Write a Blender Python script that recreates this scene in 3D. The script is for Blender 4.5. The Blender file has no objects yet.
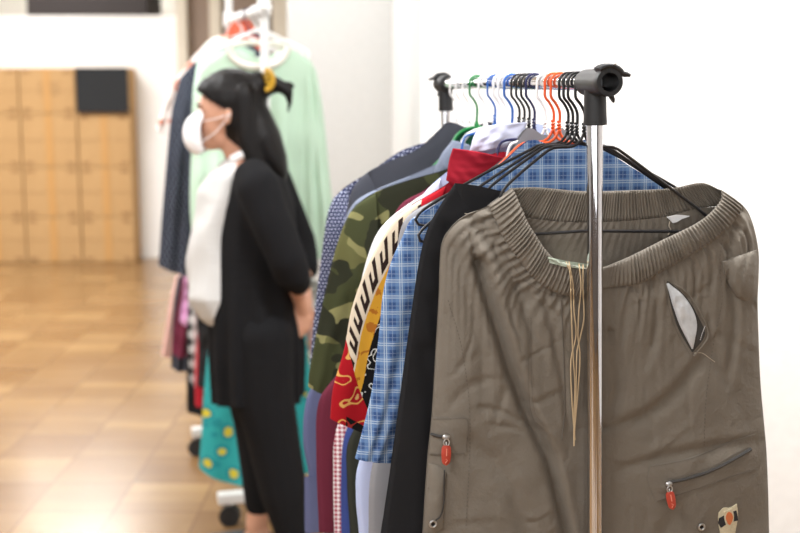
import bpy, bmesh, math, random
import numpy as np
from mathutils import Vector, Matrix
from mathutils.bvhtree import BVHTree
random.seed(7)
rng = np.random.RandomState(5)
S = bpy.context.scene
COL = S.collection

# ------------------------------------------------------------------ camera, world, lights
F = 1155.0
TH = math.atan(180.5 / F)
CH = 1.5
cam = bpy.data.objects.new('camera', bpy.data.cameras.new('camera'))
COL.objects.link(cam)
cam.location = (0, 0, CH)
cam.rotation_euler = (math.pi / 2 - TH, 0, 0)
cam.data.sensor_width = 36
cam.data.lens = F * 36 / 800
cam.data.clip_start = 0.05
cam.data.dof.use_dof = True
cam.data.dof.focus_distance = 1.66
cam.data.dof.aperture_fstop = 3.7
S.camera = cam
S.view_settings.view_transform = 'Standard'
S.view_settings.look = 'None'
S.view_settings.gamma = 1
S.view_settings.exposure = 0.0
w = bpy.data.worlds.new('world'); S.world = w
w.use_nodes = True
bg = w.node_tree.nodes['Background']
bg.inputs[0].default_value = (.98, .99, 1, 1)
bg.inputs[1].default_value = 1.0

def area(name, loc, rot, sx, sy, e, col=(.985, .99, 1)):
    l = bpy.data.lights.new(name, 'AREA'); l.shape = 'RECTANGLE'
    l.size = sx; l.size_y = sy; l.energy = e; l.color = col
    o = bpy.data.objects.new(name, l); COL.objects.link(o)
    o.location = loc; o.rotation_euler = rot
    return o
area('ceiling_lamp', (-1.3, 0.6, 3.05), (0, 0, 0), 1.2, 1.2, 90)
area('ceiling_lamp', (0.9, 1.9, 3.05), (0, 0, 0), 1.2, 0.5, 105)
area('ceiling_lamp', (-2.0, 3.6, 3.05), (0, 0, 0), 1.2, 1.2, 95)
area('ceiling_lamp', (-3.2, 7.2, 3.05), (0, 0, 0), 1.6, 1.6, 200)
area('ceiling_lamp', (-3.0, 10.8, 3.05), (0, 0, 0), .8, 2.4, 62)
area('ceiling_lamp', (-0.6, 5.3, 3.05), (0, 0, 0), 0.8, 0.8, 30)

# ------------------------------------------------------------------ pixel helpers
cT, sT = math.cos(TH), math.sin(TH)
def ray(px, py):
    a = (px - 400) / F; b = (266.5 - py) / F
    return Vector((a, cT + b * sT, -sT + b * cT))
def P(px, py, Y):
    d = ray(px, py); t = Y / d.y
    return Vector((0, 0, CH)) + d * t

class Plane:
    """vertical plane through (x,y), u along the hanger, v along the rail (away from camera)"""
    def __init__(s, x, y, ang, zr):
        s.o = Vector((x, y, zr)); s.a = ang
        s.h = Vector((math.cos(ang), math.sin(ang), 0)); s.n = Vector((-math.sin(ang), math.cos(ang), 0))
    def uz(s, px, py):
        d = ray(px, py); c = Vector((0, 0, CH))
        t = (s.o - c).dot(s.n) / d.dot(s.n)
        p = c + d * t - s.o
        return (p.dot(s.h), p.z)
    def L(s, pts): return [s.uz(*p) for p in pts]
    def W(s, u, v, z): return s.o + s.h * u + s.n * v + Vector((0, 0, z))

# ------------------------------------------------------------------ object helpers
def thing(name, label, cat, loc=(0, 0, 0), rz=0, group=None):
    o = bpy.data.objects.new(name, None); COL.objects.link(o)
    o.empty_display_size = 0.05
    o.location = loc; o.rotation_euler = (0, 0, rz)
    o['label'] = label; o['category'] = cat
    if group: o['group'] = group
    return o
def tag(o, label, cat, group=None):
    o['label'] = label; o['category'] = cat
    if group: o['group'] = group
    return o
def mobj(name, me, mat, parent=None, smooth=True):
    o = bpy.data.objects.new(name, me); COL.objects.link(o)
    if mat is not None: me.materials.append(mat)
    if smooth:
        me.polygons.foreach_set('use_smooth', [True] * len(me.polygons))
    if parent: o.parent = parent
    return o
def struct(o): o['kind'] = 'structure'; return o

class MB:
    def __init__(s): s.v = []; s.f = []
    def add(s, vs, fs):
        k = len(s.v); s.v += [tuple(p) for p in vs]; s.f += [tuple(i + k for i in f) for f in fs]; return s
    def box(s, a, b, M=None):
        x0, y0, z0 = a; x1, y1, z1 = b
        vs = [Vector(p) for p in ((x0,y0,z0),(x1,y0,z0),(x1,y1,z0),(x0,y1,z0),(x0,y0,z1),(x1,y0,z1),(x1,y1,z1),(x0,y1,z1))]
        if M: vs = [M @ p for p in vs]
        return s.add(vs, [(0,3,2,1),(4,5,6,7),(0,1,5,4),(1,2,6,5),(2,3,7,6),(3,0,4,7)])
    def tube(s, pts, r, n=12, cap=True, closed=False):
        pts = [Vector(p) for p in pts]; m = len(pts)
        rr = r if isinstance(r, (list, tuple)) else [r] * m
        tans = []
        for i in range(m):
            a = pts[(i - 1) % m] if (closed or i > 0) else pts[i]
            b = pts[(i + 1) % m] if (closed or i < m - 1) else pts[i]
            tans.append((b - a).normalized())
        t0 = tans[0]; ref = Vector((0, 0, 1)) if abs(t0.z) < .9 else Vector((1, 0, 0))
        nn = t0.cross(ref).normalized(); vs = []
        for i in range(m):
            t = tans[i]; nn = (nn - t * nn.dot(t)).normalized(); bb = t.cross(nn)
            for k in range(n):
                a = 2 * math.pi * k / n
                vs.append(pts[i] + (nn * math.cos(a) + bb * math.sin(a)) * rr[i])
        fs = []
        for i in range(m if closed else m - 1):
            j = (i + 1) % m
            for k in range(n):
                l = (k + 1) % n
                fs.append((i*n+k, i*n+l, j*n+l, j*n+k))
        if cap and not closed:
            fs.append(tuple(range(n - 1, -1, -1))); fs.append(tuple((m-1)*n + k for k in range(n)))
        return s.add(vs, fs)
    def lathe(s, a, b, prof, n=28, closed=False):
        """profile (t, r) revolved about the line a->b"""
        a = Vector(a); b = Vector(b); t = (b - a).normalized()
        ref = Vector((0, 0, 1)) if abs(t.z) < .9 else Vector((1, 0, 0))
        nn = t.cross(ref).normalized(); bb = t.cross(nn); vs = []; fs = []
        for (q, r) in prof:
            for k in range(n):
                al = 2 * math.pi * k / n
                vs.append(a + t * q + (nn * math.cos(al) + bb * math.sin(al)) * max(r, 1e-5))
        m = len(prof)
        for i in range(m if closed else m - 1):
            j = (i + 1) % m
            for k in range(n):
                l = (k + 1) % n; fs.append((i*n+k, i*n+l, j*n+l, j*n+k))
        return s.add(vs, fs)
    def ball(s, c, r, n=10, m=14):
        r = Vector((r, r, r)) if not hasattr(r, '__len__') else Vector(r)
        vs = []; fs = []
        for i in range(n + 1):
            th = math.pi * i / n
            for k in range(m):
                ph = 2 * math.pi * k / m
                vs.append((c[0] + r[0]*math.sin(th)*math.cos(ph), c[1] + r[1]*math.sin(th)*math.sin(ph), c[2] + r[2]*math.cos(th)))
        for i in range(n):
            for k in range(m):
                l = (k + 1) % m; fs.append((i*m+k, (i+1)*m+k, (i+1)*m+l, i*m+l))
        return s.add(vs, fs)
    def build(s, name, mat, parent=None, smooth=True, bevel=0):
        me = bpy.data.meshes.new(name); me.from_pydata(s.v, [], s.f)
        bm = bmesh.new(); bm.from_mesh(me)
        bmesh.ops.remove_doubles(bm, verts=bm.verts, dist=1e-5)
        bmesh.ops.recalc_face_normals(bm, faces=bm.faces)
        for e in bm.edges:
            if len(e.link_faces) == 2 and e.calc_face_angle() > .7: e.smooth = False
        bm.to_mesh(me); bm.free()
        o = mobj(name, me, mat, parent, smooth)
        if bevel:
            b = o.modifiers.new('b', 'BEVEL'); b.width = bevel; b.segments = 2; b.limit_method = 'ANGLE'
        return o

def spline(pts, n):
    p = np.array(pts, float)
    if len(p) == 1: return np.repeat(p, n, 0)
    if len(p) == 2:
        t = np.linspace(0, 1, n)[:, None]; return p[0] * (1 - t) + p[1] * t
    d = np.r_[0, np.cumsum(np.maximum(np.linalg.norm(np.diff(p, axis=0), axis=1), 1e-9))]
    q = np.vstack([2 * p[0] - p[1], p, 2 * p[-1] - p[-2]])
    t = np.linspace(0, d[-1], n); out = np.empty((n, p.shape[1]))
    idx = np.clip(np.searchsorted(d, t, side='right') - 1, 0, len(p) - 2)
    s_ = ((t - d[idx]) / (d[idx + 1] - d[idx]))[:, None]
    p0, p1, p2, p3 = q[idx], q[idx + 1], q[idx + 2], q[idx + 3]
    # centripetal-ish: finite difference tangents scaled to chord
    L = (d[idx + 1] - d[idx])[:, None]
    def tan(a, b, c, la, lb): return (c - a) / (la + lb)
    dl = np.r_[d[1] - d[0], np.diff(d), d[-1] - d[-2]]
    lprev = dl[idx][:, None]; lnext = dl[idx + 2][:, None]
    m1 = (p2 - p0) / (lprev + L) * L; m2 = (p3 - p1) / (L + lnext) * L
    h = s_
    return (2*h**3-3*h**2+1)*p1 + (h**3-2*h**2+h)*m1 + (-2*h**3+3*h**2)*p2 + (h**3-h**2)*m2

def coons(T, L, B, R, nc, nr):
    T = spline(T, nc); B = spline(B, nc); L = spline(L, nr); R = spline(R, nr)
    L = L + (T[0] - L[0]) * np.linspace(1, 0, nr)[:, None]
    R = R + (T[-1] - R[0]) * np.linspace(1, 0, nr)[:, None]
    B = B + (L[-1] - B[0]) * np.linspace(1, 0, nc)[:, None]
    R = R + (B[-1] - R[-1]) * np.linspace(0, 1, nr)[:, None]
    c = np.linspace(0, 1, nc)[None, :, None]; r = np.linspace(0, 1, nr)[:, None, None]
    return ((1-r)*T[None] + r*B[None] + (1-c)*L[:, None] + c*R[:, None]
            - ((1-c)*(1-r)*T[0] + c*(1-r)*T[-1] + (1-c)*r*B[0] + c*r*B[-1]))

def segdist(X, poly):
    poly = np.array(poly, float); best = np.full(X.shape[:-1], 1e9); side = np.zeros(X.shape[:-1])
    for a, b in zip(poly[:-1], poly[1:]):
        ab = b - a; t = np.clip(((X - a) @ ab) / (ab @ ab + 1e-12), 0, 1)
        q = a + t[..., None] * ab; d = np.linalg.norm(X - q, axis=-1)
        s = np.sign(ab[0] * (X[..., 1] - a[1]) - ab[1] * (X[..., 0] - a[0]))
        m = d < best; best = np.where(m, d, best); side = np.where(m, s, side)
    return best, side

def snoise(c, r, seed, fx=3, fy=3, n=7):
    g = np.random.RandomState(seed); o = np.zeros(np.broadcast(c, r).shape)
    for _ in range(n):
        a, b = g.uniform(-fx, fx), g.uniform(-fy, fy)
        o = o + np.sin(2*math.pi*(a*c + b*r) + g.uniform(0, 6.3)) / n**.5
    return o

def mesh_loop(name, GF, GB, vF, vB, mat, parent, captop=True, split=None, capbot=False):
    """front grid and back grid of (u,z), offsets v -> closed tube. split=row index: two legs below it."""
    nr, nc = GF.shape[:2]
    V = []; UV = []; PR = []; faces = []
    def idx_grid(G, v, flip):
        base = len(V)
        for i in range(nr):
            for j in range(nc):
                V.append((G[i, j, 0], v[i, j], G[i, j, 1])); UV.append((G[i, j, 0] + (0.37 if flip else 0), G[i, j, 1])); PR.append((j/(nc-1), i/(nr-1)))
        return base
    a = idx_grid(GF, vF, False); b = idx_grid(GB, vB, True)
    A = lambda i, j: a + i*nc + j
    B = lambda i, j: b + i*nc + j
    for i in range(nr-1):
        for j in range(nc-1):
            faces.append((A(i,j), A(i+1,j), A(i+1,j+1), A(i,j+1)))
            faces.append((B(i,j), B(i,j+1), B(i+1,j+1), B(i+1,j)))
        faces.append((A(i,0), B(i,0), B(i+1,0), A(i+1,0)))
        faces.append((A(i,nc-1), A(i+1,nc-1), B(i+1,nc-1), B(i,nc-1)))
    if captop:
        for j in range(nc-1): faces.append((A(0,j), A(0,j+1), B(0,j+1), B(0,j)))
    if capbot:
        for j in range(nc-1): faces.append((A(nr-1,j), B(nr-1,j), B(nr-1,j+1), A(nr-1,j+1)))
    if split is not None:
        m = nc // 2
        for i in range(split, nr-1):
            faces.append((A(i,m), A(i+1,m), B(i+1,m), B(i,m)))
    me = bpy.data.meshes.new(name); me.from_pydata(V, [], faces)
    for nm, data in (('UVMap', UV), ('param', PR)):
        l = me.uv_layers.new(name=nm); arr = np.array(data)
        vi = np.empty(len(me.loops), int); me.loops.foreach_get('vertex_index', vi)
        l.data.foreach_set('uv', arr[vi].astype(np.float32).ravel())
    bm = bmesh.new(); bm.from_mesh(me)
    bmesh.ops.remove_doubles(bm, verts=bm.verts, dist=2e-5)
    bm.to_mesh(me); bm.free()
    return mobj(name, me, mat, parent)

def tube_cloth(name, T, L, B, R, mat, parent, th=.03, nc=40, nr=60, seed=1, fold=.004, v0=0, nf=4, p=4, topth=.25, captop=True,
               capbot=False, ramp=.25, round_=.5):
    G = coons(T, L, B, R, nc, nr)
    c = np.linspace(0, 1, nc)[None, :]; r = np.linspace(0, 1, nr)[:, None]
    prof = np.clip(1 - np.abs(2*c-1)**p, 0, 1)**round_
    t = th * prof * (topth + (1-topth) * np.clip(r/ramp, 0, 1)**.6)
    ph = snoise(c, r*.4, seed, .8, .8) * 1.2
    fl = fold * np.sin(2*math.pi*nf*c + ph*2) * np.clip(r*1.6, .1, 1) * np.minimum(prof, 1) + fold*.5*snoise(c, r, seed+9, 3, 5)*prof
    fl2 = fold * np.sin(2*math.pi*nf*c + 1 + ph*2.2) * np.clip(r*1.6, .1, 1) * prof
    edge = prof*0 + fold*1.5*np.sin(r*5+seed)   # keep the edge gently waving along the rail
    return mesh_loop(name, G, G, v0 - t/2 + fl + edge, v0 + t/2 + fl2 + edge, mat, parent, captop, None, capbot)

# ------------------------------------------------------------------ materials
def lin(c): return tuple(((x/255)/12.92 if x/255 <= .04045 else ((x/255+.055)/1.055)**2.4) for x in c[:3]) + (1,)
class NM:
    def __init__(s, name):
        s.m = bpy.data.materials.new(name); s.m.use_nodes = True
        s.t = s.m.node_tree; s.b = s.t.nodes['Principled BSDF']
    def put(s, inp, v):
        if isinstance(v, bpy.types.NodeSocket): s.t.links.new(v, inp)
        elif isinstance(v, tuple) and len(v) == 3 and inp.type == 'RGBA': inp.default_value = v + (1,)
        else: inp.default_value = v
    def node(s, ty, **kw):
        n = s.t.nodes.new(ty)
        for k, v in kw.items(): setattr(n, k, v)
        return n
    def M(s, op, a, b=0.0, c=0.0):
        n = s.node('ShaderNodeMath', operation=op)
        for i, v in enumerate((a, b, c)): s.put(n.inputs[i], v)
        return n.outputs[0]
    def mix(s, f, a, b):
        n = s.node('ShaderNodeMix', data_type='RGBA')
        s.put(n.inputs[0], f); s.put(n.inputs[6], a); s.put(n.inputs[7], b); return n.outputs[2]
    def uv(s, layer='UVMap'):
        n = s.node('ShaderNodeUVMap'); n.uv_map = layer
        q = s.node('ShaderNodeSeparateXYZ'); s.t.links.new(n.outputs[0], q.inputs[0])
        return n.outputs[0], q.outputs[0], q.outputs[1]
    def obj(s):
        n = s.node('ShaderNodeTexCoord'); q = s.node('ShaderNodeSeparateXYZ'); s.t.links.new(n.outputs['Object'], q.inputs[0])
        return n.outputs['Object'], q.outputs[0], q.outputs[1], q.outputs[2]
    def noise(s, sc, vec=None, detail=3, rough=.55, col=False, sc3=None):
        n = s.node('ShaderNodeTexNoise'); n.inputs['Scale'].default_value = sc
        n.inputs['Detail'].default_value = detail; n.inputs['Roughness'].default_value = rough
        if vec is not None:
            if sc3:
                q = s.node('ShaderNodeMapping'); q.inputs['Scale'].default_value = sc3
                s.t.links.new(vec, q.inputs[0]); vec = q.outputs[0]
            s.t.links.new(vec, n.inputs[0])
        return n.outputs[1 if col else 0]
    def vor(s, sc, vec=None, out='Distance', feature='F1'):
        n = s.node('ShaderNodeTexVoronoi', feature=feature); n.inputs['Scale'].default_value = sc
        if vec is not None: s.t.links.new(vec, n.inputs[0])
        return n.outputs[out]
    def step(s, x, e): return s.M('GREATER_THAN', x, e)
    def band(s, x, a, b): return s.M('MULTIPLY', s.M('GREATER_THAN', x, a), s.M('LESS_THAN', x, b))
    def frac(s, x, k=1.0, o=0.0): return s.M('FRACT', s.M('ADD', s.M('MULTIPLY', x, k), o + 100.0))
    def done(s, col=None, rough=.9, metal=0.0, bump=None, bs=.2, bd=.002, sheen=0.0, **kw):
        if col is not None: s.put(s.b.inputs['Base Color'], col)
        s.put(s.b.inputs['Roughness'], rough); s.put(s.b.inputs['Metallic'], metal)
        if bump is not None:
            n = s.node('ShaderNodeBump'); n.inputs['Strength'].default_value = bs; n.inputs['Distance'].default_value = bd
            s.t.links.new(bump, n.inputs['Height']); s.t.links.new(n.outputs[0], s.b.inputs['Normal'])
        if sheen: s.b.inputs['Sheen Weight'].default_value = sheen
        for k, v in kw.items(): s.put(s.b.inputs[k.replace('_', ' ')], v)
        return s.m

def weave(n, vec, k=900):
    return n.noise(k, vec, 2)
def cloth(name, rgb, var=.10, rough=.92, wv=700, bd=.0015, sheen=.0, wr=14):
    n = NM(name); o = n.node('ShaderNodeTexCoord').outputs['Object']
    a = n.noise(wv, o, 2); b = n.noise(wr, o, 4)
    base = lin(rgb); dark = tuple(x*(1-var*1.6) for x in base[:3]) + (1,); lite = tuple(min(1, x*(1+var)) for x in base[:3]) + (1,)
    c = n.mix(n.M('MULTIPLY_ADD', a, .5, n.M('MULTIPLY', b, .5)), dark, lite)
    return n.done(c, rough, bump=n.M('ADD', n.M('MULTIPLY', a, .15), b), bs=.35, bd=bd, sheen=sheen, Specular_IOR_Level=.2)
def plain(name, rgb, rough=.5, metal=0.0, **kw):
    n = NM(name); o = n.node('ShaderNodeTexCoord').outputs['Object']
    a = n.noise(30, o, 3); b = lin(rgb)
    c = n.mix(a, tuple(x*.93 for x in b[:3]) + (1,), tuple(min(1, x*1.05) for x in b[:3]) + (1,))
    return n.done(c, rough, metal, **kw)
def plaid(name, base, dark, mid, light, k=26.0):
    n = NM(name); v, x, y = n.uv()
    def lines(t):
        f = n.frac(t, k)
        return n.band(f, .0, .42), n.M('ADD', n.band(f, .66, .72), n.band(f, .80, .86)), n.band(f, .18, .22)
    dx, lx, mx = lines(x); dy, ly, my = lines(y)
    c = n.mix(n.M('MULTIPLY', n.M('ADD', dx, dy), .5), lin(base), lin(dark))
    c = n.mix(n.M('MULTIPLY', n.M('MULTIPLY', dx, dy), .6), c, lin(mid))
    c = n.mix(n.M('MINIMUM', n.M('MULTIPLY', n.M('ADD', lx, ly), .75), 1.0), c, lin(light))
    c = n.mix(n.M('MULTIPLY', n.M('MAXIMUM', mx, my), .35), c, lin(light))
    a = n.noise(16, v, 3)
    return n.done(c, .92, bump=n.M('ADD', a, n.M('MULTIPLY', n.noise(800, v, 1), .15)), bs=.3, bd=.002, Specular_IOR_Level=.2)
def gingham(name, a_, b_, m_, k=90.0):
    n = NM(name); v, x, y = n.uv()
    fx = n.step(n.frac(x, k), .5); fy = n.step(n.frac(y, k), .5)
    c = n.mix(n.M('MULTIPLY', n.M('ADD', fx, fy), .5), lin(a_), lin(b_))
    return n.done(c, .92, Specular_IOR_Level=.2)
def dots(name, base, dot, k=110.0, r=.3, noisey=False):
    n = NM(name); v, x, y = n.uv()
    row = n.M('FLOOR', n.M('MULTIPLY', y, k)); sh = n.M('MULTIPLY', n.M('MODULO', row, 2.0), .5)
    fx = n.M('SUBTRACT', n.M('FRACT', n.M('ADD', n.M('MULTIPLY_ADD', x, k, 100.0), sh)), .5); fy = n.M('SUBTRACT', n.frac(y, k), .5)
    d = n.M('SQRT', n.M('ADD', n.M('MULTIPLY', fx, fx), n.M('MULTIPLY', fy, fy)))
    return n.done(n.mix(n.M('LESS_THAN', d, r), lin(base), lin(dot)), .9, Specular_IOR_Level=.2)
def floral(name, base, c1, c2, k=30.0, t=.45):
    n = NM(name); v, x, y = n.uv()
    a = n.noise(k*.6, v, 2, col=True)
    mp = n.node('ShaderNodeVectorMath', operation='ADD')
    q = n.node('ShaderNodeVectorMath', operation='SCALE'); n.t.links.new(a, q.inputs[0]); q.inputs[3].default_value = .05
    n.t.links.new(v, mp.inputs[0]); n.t.links.new(q.outputs[0], mp.inputs[1])
    d = n.vor(k, mp.outputs[0])
    c0 = .24 if k < 16 else .12
    c = n.mix(n.band(d, .12, t*.75), lin(base), lin(c1)); c = n.mix(n.M('LESS_THAN', d, c0), c, lin(c2))
    return n.done(c, .9, Specular_IOR_Level=.2)
def camo():
    n = NM('camouflage_jersey'); v, x, y = n.uv()
    a = n.noise(11, v, 2.2, .5, sc3=(1.0, 1.3, 1)); b = n.noise(9, v, 2, .5, sc3=(1.2, 1.7, 1))
    mp = n.node('ShaderNodeMapping'); mp.inputs['Location'].default_value = (3.3, 1.7, 0); n.t.links.new(v, mp.inputs[0])
    d = n.noise(13, mp.outputs[0], 2, .5)
    c = n.mix(n.step(a, .5), lin((96, 96, 60)), lin((128, 126, 84)))
    c = n.mix(n.step(b, .50), c, lin((62, 66, 42)))
    c = n.mix(n.step(d, .52), c, lin((44, 46, 34)))
    return n.done(c, .95, bump=n.noise(600, v, 2), bs=.2, bd=.001, Specular_IOR_Level=.15)
def print_sleeve():
    n = NM('red_cream_and_black_print'); v, x, y = n.uv(); pv, c_, r_ = n.uv('param')
    # greek-key blocks on cream
    f = n.frac(r_, 11.0); g = n.frac(r_, 9.0, .5)
    k1 = n.M('MULTIPLY', n.band(f, .0, .66), n.band(c_, .17, .24))
    k2 = n.M('MULTIPLY', n.band(f, .0, .26), n.band(c_, .03, .24))
    k3 = n.M('MULTIPLY', n.band(f, .46, .66), n.band(c_, .07, .24))
    key = n.M('MAXIMUM', k1, n.M('MAXIMUM', k2, k3))
    cream = n.mix(key, lin((206, 192, 170)), lin((40, 26, 22)))
    fl = n.noise(60, v, 3)
    yel = n.mix(n.step(n.noise(45, v, 3), .56), lin((216, 160, 50)), lin((180, 110, 36)))
    blk = n.mix(n.band(n.noise(50, v, 1.0), .56, .60), lin((16, 15, 16)), lin((215, 215, 210)))
    col = n.mix(n.step(c_, .27), cream, yel); col = n.mix(n.step(c_, .48), col, blk)
    d = n.vor(24, v); nn = n.noise(26, v, 1.0)
    red = n.mix(n.band(nn, .55, .59), lin((156, 14, 26)), lin((206, 156, 84)))
    red = n.mix(n.band(nn, .66, .75), red, lin((200, 160, 100)))
    lim = n.M('ADD', r_, n.M('MULTIPLY', c_, -.22))
    col = n.mix(n.step(lim, .70), col, red)
    blkhem = n.mix(n.band(nn, .52, .56), lin((16, 12, 12)), lin((150, 40, 36)))
    col = n.mix(n.M('MULTIPLY', n.step(r_, .955), n.step(c_, .3)), col, blkhem)
    col = n.mix(n.M('LESS_THAN', r_, .10), col, lin((168, 20, 34)))
    return n.done(col, .85, Specular_IOR_Level=.2)

khaki = None
def khaki_mat(name='taupe_cotton_twill', rgb=(112, 105, 95)):
    n = NM(name); o = n.node('ShaderNodeTexCoord').outputs['Object']
    a = n.noise(900, o, 1); b = n.noise(9, o, 5, .6); d = n.noise(38, o, 5, .65)
    cr = n.vor(22, o, 'Distance', 'DISTANCE_TO_EDGE')
    crs = n.M('MULTIPLY', n.M('SUBTRACT', 1.0, n.M('MINIMUM', n.M('MULTIPLY', cr, 6.0), 1.0)), -.0)
    base = lin(rgb)
    c = n.mix(n.M('MULTIPLY_ADD', a, .3, n.M('MULTIPLY', d, .7)), tuple(x*.86 for x in base[:3]) + (1,), tuple(x*1.12 for x in base[:3]) + (1,))
    h = n.M('ADD', n.M('MULTIPLY', b, 1.0), n.M('ADD', n.M('MULTIPLY', d, .35), n.M('MULTIPLY', a, .03)))
    return n.done(c, .82, bump=h, bs=.75, bd=.009, sheen=.05, Specular_IOR_Level=.3)
khaki = khaki_mat()
M = dict(
    chrome=plain('polished_chrome', (222, 222, 226), .06, 1.0),
    steel=plain('zinc_metal', (190, 190, 190), .3, 1.0),
    blackplastic=plain('black_plastic', (28, 29, 31), .48),
    blackwire=plain('black_coated_wire', (22, 22, 25), .35),
    hole=plain('hole_dark', (10, 10, 10), .7),
    whiteplastic=plain('white_plastic', (240, 240, 240), .35),
    orange=plain('orange_coated_wire', (232, 92, 40), .35),
    blue=plain('blue_plastic', (40, 96, 176), .35),
    navyp=plain('navy_plastic', (30, 34, 78), .35),
    green=plain('green_plastic', (20, 120, 60), .35),
    redtag=plain('coral_rubber', (178, 64, 46), .45),
    redtag2=plain('pale_coral_print', (214, 132, 112), .5),
    cord=cloth('beige_cord', (184, 162, 130), .25, wv=1200),
    thread=plain('pale_thread', (176, 165, 148), .9),
    darkthread=plain('dark_thread', (94, 87, 79), .9),
    zip=plain('dark_zip_tape', (52, 50, 48), .7),
    blackcloth=cloth('black_cotton', (33, 33, 35), .12, wr=40),
    blackcloth2=cloth('washed_black_cotton', (42, 42, 44), .12),
    charcoal=cloth('charcoal_cotton', (66, 68, 76), .12),
    grey=cloth('grey_jersey', (138, 138, 142), .08),
    greydark=cloth('dark_grey_cotton', (104, 104, 106), .08),
    red=cloth('red_cotton', (150, 26, 42), .14),
    white=cloth('white_cotton', (232, 232, 234), .04),
    lav=cloth('pale_lavender_cotton', (206, 210, 232), .05),
    ltblue=cloth('light_blue_cotton', (190, 202, 236), .06),
    olive=cloth('dark_olive_cotton', (52, 54, 46), .1),
    bluec=cloth('royal_blue_cotton', (58, 74, 136), .1),
    maroon=cloth('maroon_cotton', (104, 40, 58), .12),
    slate=cloth('slate_blue_cotton', (104, 112, 140), .1),
    slateb=cloth('blue_grey_chambray', (122, 130, 148), .16, wv=400),
    lilac=cloth('slate_lilac_cotton', (100, 106, 142), .12),
    dkgreen=cloth('dark_green_cotton', (20, 62, 44), .12),
    mint=cloth('mint_knit', (190, 216, 194), .06),
    cream=cloth('cream_knit', (232, 228, 218), .04),
    pink=cloth('pale_pink_cotton', (222, 180, 170), .06),
    mauve=cloth('orchid_pink_cotton', (206, 150, 190), .06),
    coral=cloth('coral_cotton', (220, 110, 84), .1),
    greylt=cloth('light_grey_knit', (188, 188, 184), .06),
    plaid=plaid('blue_plaid', (100, 130, 172), (68, 98, 146), (46, 70, 118), (176, 190, 204), 42),
    plaidlt=plaid('light_blue_plaid', (176, 198, 226), (130, 160, 206), (96, 130, 186), (236, 240, 246), 34),
    ging=gingham('red_gingham', (238, 232, 234), (160, 50, 74), None, 125),
    dotn=dots('navy_pin_dot', (42, 47, 78), (196, 202, 224), 135, .25),
    dotbg=dots('navy_spotted', (38, 41, 50), (120, 128, 146), 60, .25),
    camo=camo(), printsl=print_sleeve(),
    floralw=floral('white_floral', (236, 226, 220), (214, 150, 130), (190, 190, 170), 22, .5),
    teal=floral('teal_floral', (52, 160, 160), (40, 140, 146), (206, 190, 60), 14, .55),
    stripe=gingham('black_white_check', (235, 235, 235), (40, 40, 40), None, 18),
)

def box_grain(name, rgb, rgb2):
    n = NM(name); o, x, y, z = n.obj(); a = n.noise(4, o, 3); b = n.noise(90, o, 3, sc3=(1, 1, .1))
    return n.done(n.mix(n.M('MULTIPLY_ADD', a, .7, n.M('MULTIPLY', b, .3)), lin(rgb), lin(rgb2)), .85)

# ------------------------------------------------------------------ setting
def mat_floor():
    n = NM('parquet_vinyl'); tc = n.node('ShaderNodeTexCoord').outputs['Object']
    sep = n.node('ShaderNodeSeparateXYZ'); n.t.links.new(tc, sep.inputs[0]); x, y = sep.outputs[0], sep.outputs[1]
    s_ = 1/.305
    cx = n.M('FLOOR', n.M('MULTIPLY_ADD', x, s_, 100.35)); cy = n.M('FLOOR', n.M('MULTIPLY_ADD', y, s_, 100.1))
    fx = n.frac(x, s_, .35); fy = n.frac(y, s_, .1)
    cmb = n.node('ShaderNodeCombineXYZ'); n.t.links.new(cx, cmb.inputs[0]); n.t.links.new(cy, cmb.inputs[1])
    wn = n.node('ShaderNodeTexWhiteNoise', noise_dimensions='3D'); n.t.links.new(cmb.outputs[0], wn.inputs[0])
    # planks inside each tile
    pl = n.M('FLOOR', n.M('MULTIPLY', fy, 3.0)); c2 = n.node('ShaderNodeCombineXYZ')
    n.t.links.new(cx, c2.inputs[0]); n.t.links.new(cy, c2.inputs[1]); n.t.links.new(pl, c2.inputs[2])
    wn2 = n.node('ShaderNodeTexWhiteNoise', noise_dimensions='3D'); n.t.links.new(c2.outputs[0], wn2.inputs[0])
    g = n.noise(5, tc, 5, .6, sc3=(1, 5, 1)); g2 = n.noise(2.2, tc, 3)
    c = n.mix(wn.outputs[0], lin((130, 94, 54)), lin((182, 148, 100)))
    c = n.mix(n.M('MULTIPLY', wn2.outputs[0], .55), c, lin((110, 74, 42)))
    c = n.mix(n.M('MULTIPLY', g, .62), c, lin((90, 60, 34)))
    c = n.mix(n.M('MULTIPLY', g2, .35), c, lin((172, 140, 98)))
    gap = n.M('MAXIMUM', n.M('GREATER_THAN', n.M('ABSOLUTE', n.M('SUBTRACT', fx, .5)), .488), n.M('GREATER_THAN', n.M('ABSOLUTE', n.M('SUBTRACT', fy, .5)), .488))
    c = n.mix(n.M('MULTIPLY', gap, .8), c, lin((110, 76, 46)))
    return n.done(c, n.M('MULTIPLY_ADD', g2, .10, .19), bump=g, bs=.06, bd=.004, Specular_IOR_Level=.6)
struct(MB().box((-7, -3, -.08), (4, 12.4, 0)).build('floor', mat_floor(), None, False))
wm = plain('white_paint', (248, 248, 246), .8)
wm2 = plain('off_white_plaster', (212, 213, 211), .85)
wm3 = plain('warm_plaster', (214, 208, 196), .85)
struct(MB().box((-7, -3, 3.1), (4, 12.4, 3.2)).build('ceiling', wm, None, False))
xb = P(187, 86, 10.1).x
struct(MB().box((-7, 10.1, 0), (xb + .35, 10.2, P(60, 15.5, 10.1).z)).build('wall_back', wm, None, False))
struct(MB().box((-7, 12.2, 0), (4, 12.3, 3.1)).build('wall_far', wm3, None, False))
struct(MB().box((P(32, 5, 10.6).x, 10.45, 2.08), (P(150, 5, 10.6).x, 11.1, 2.42)).build('trim_1', plain('dark_beam_paint', (52, 44, 42), .7), None, False))
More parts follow.
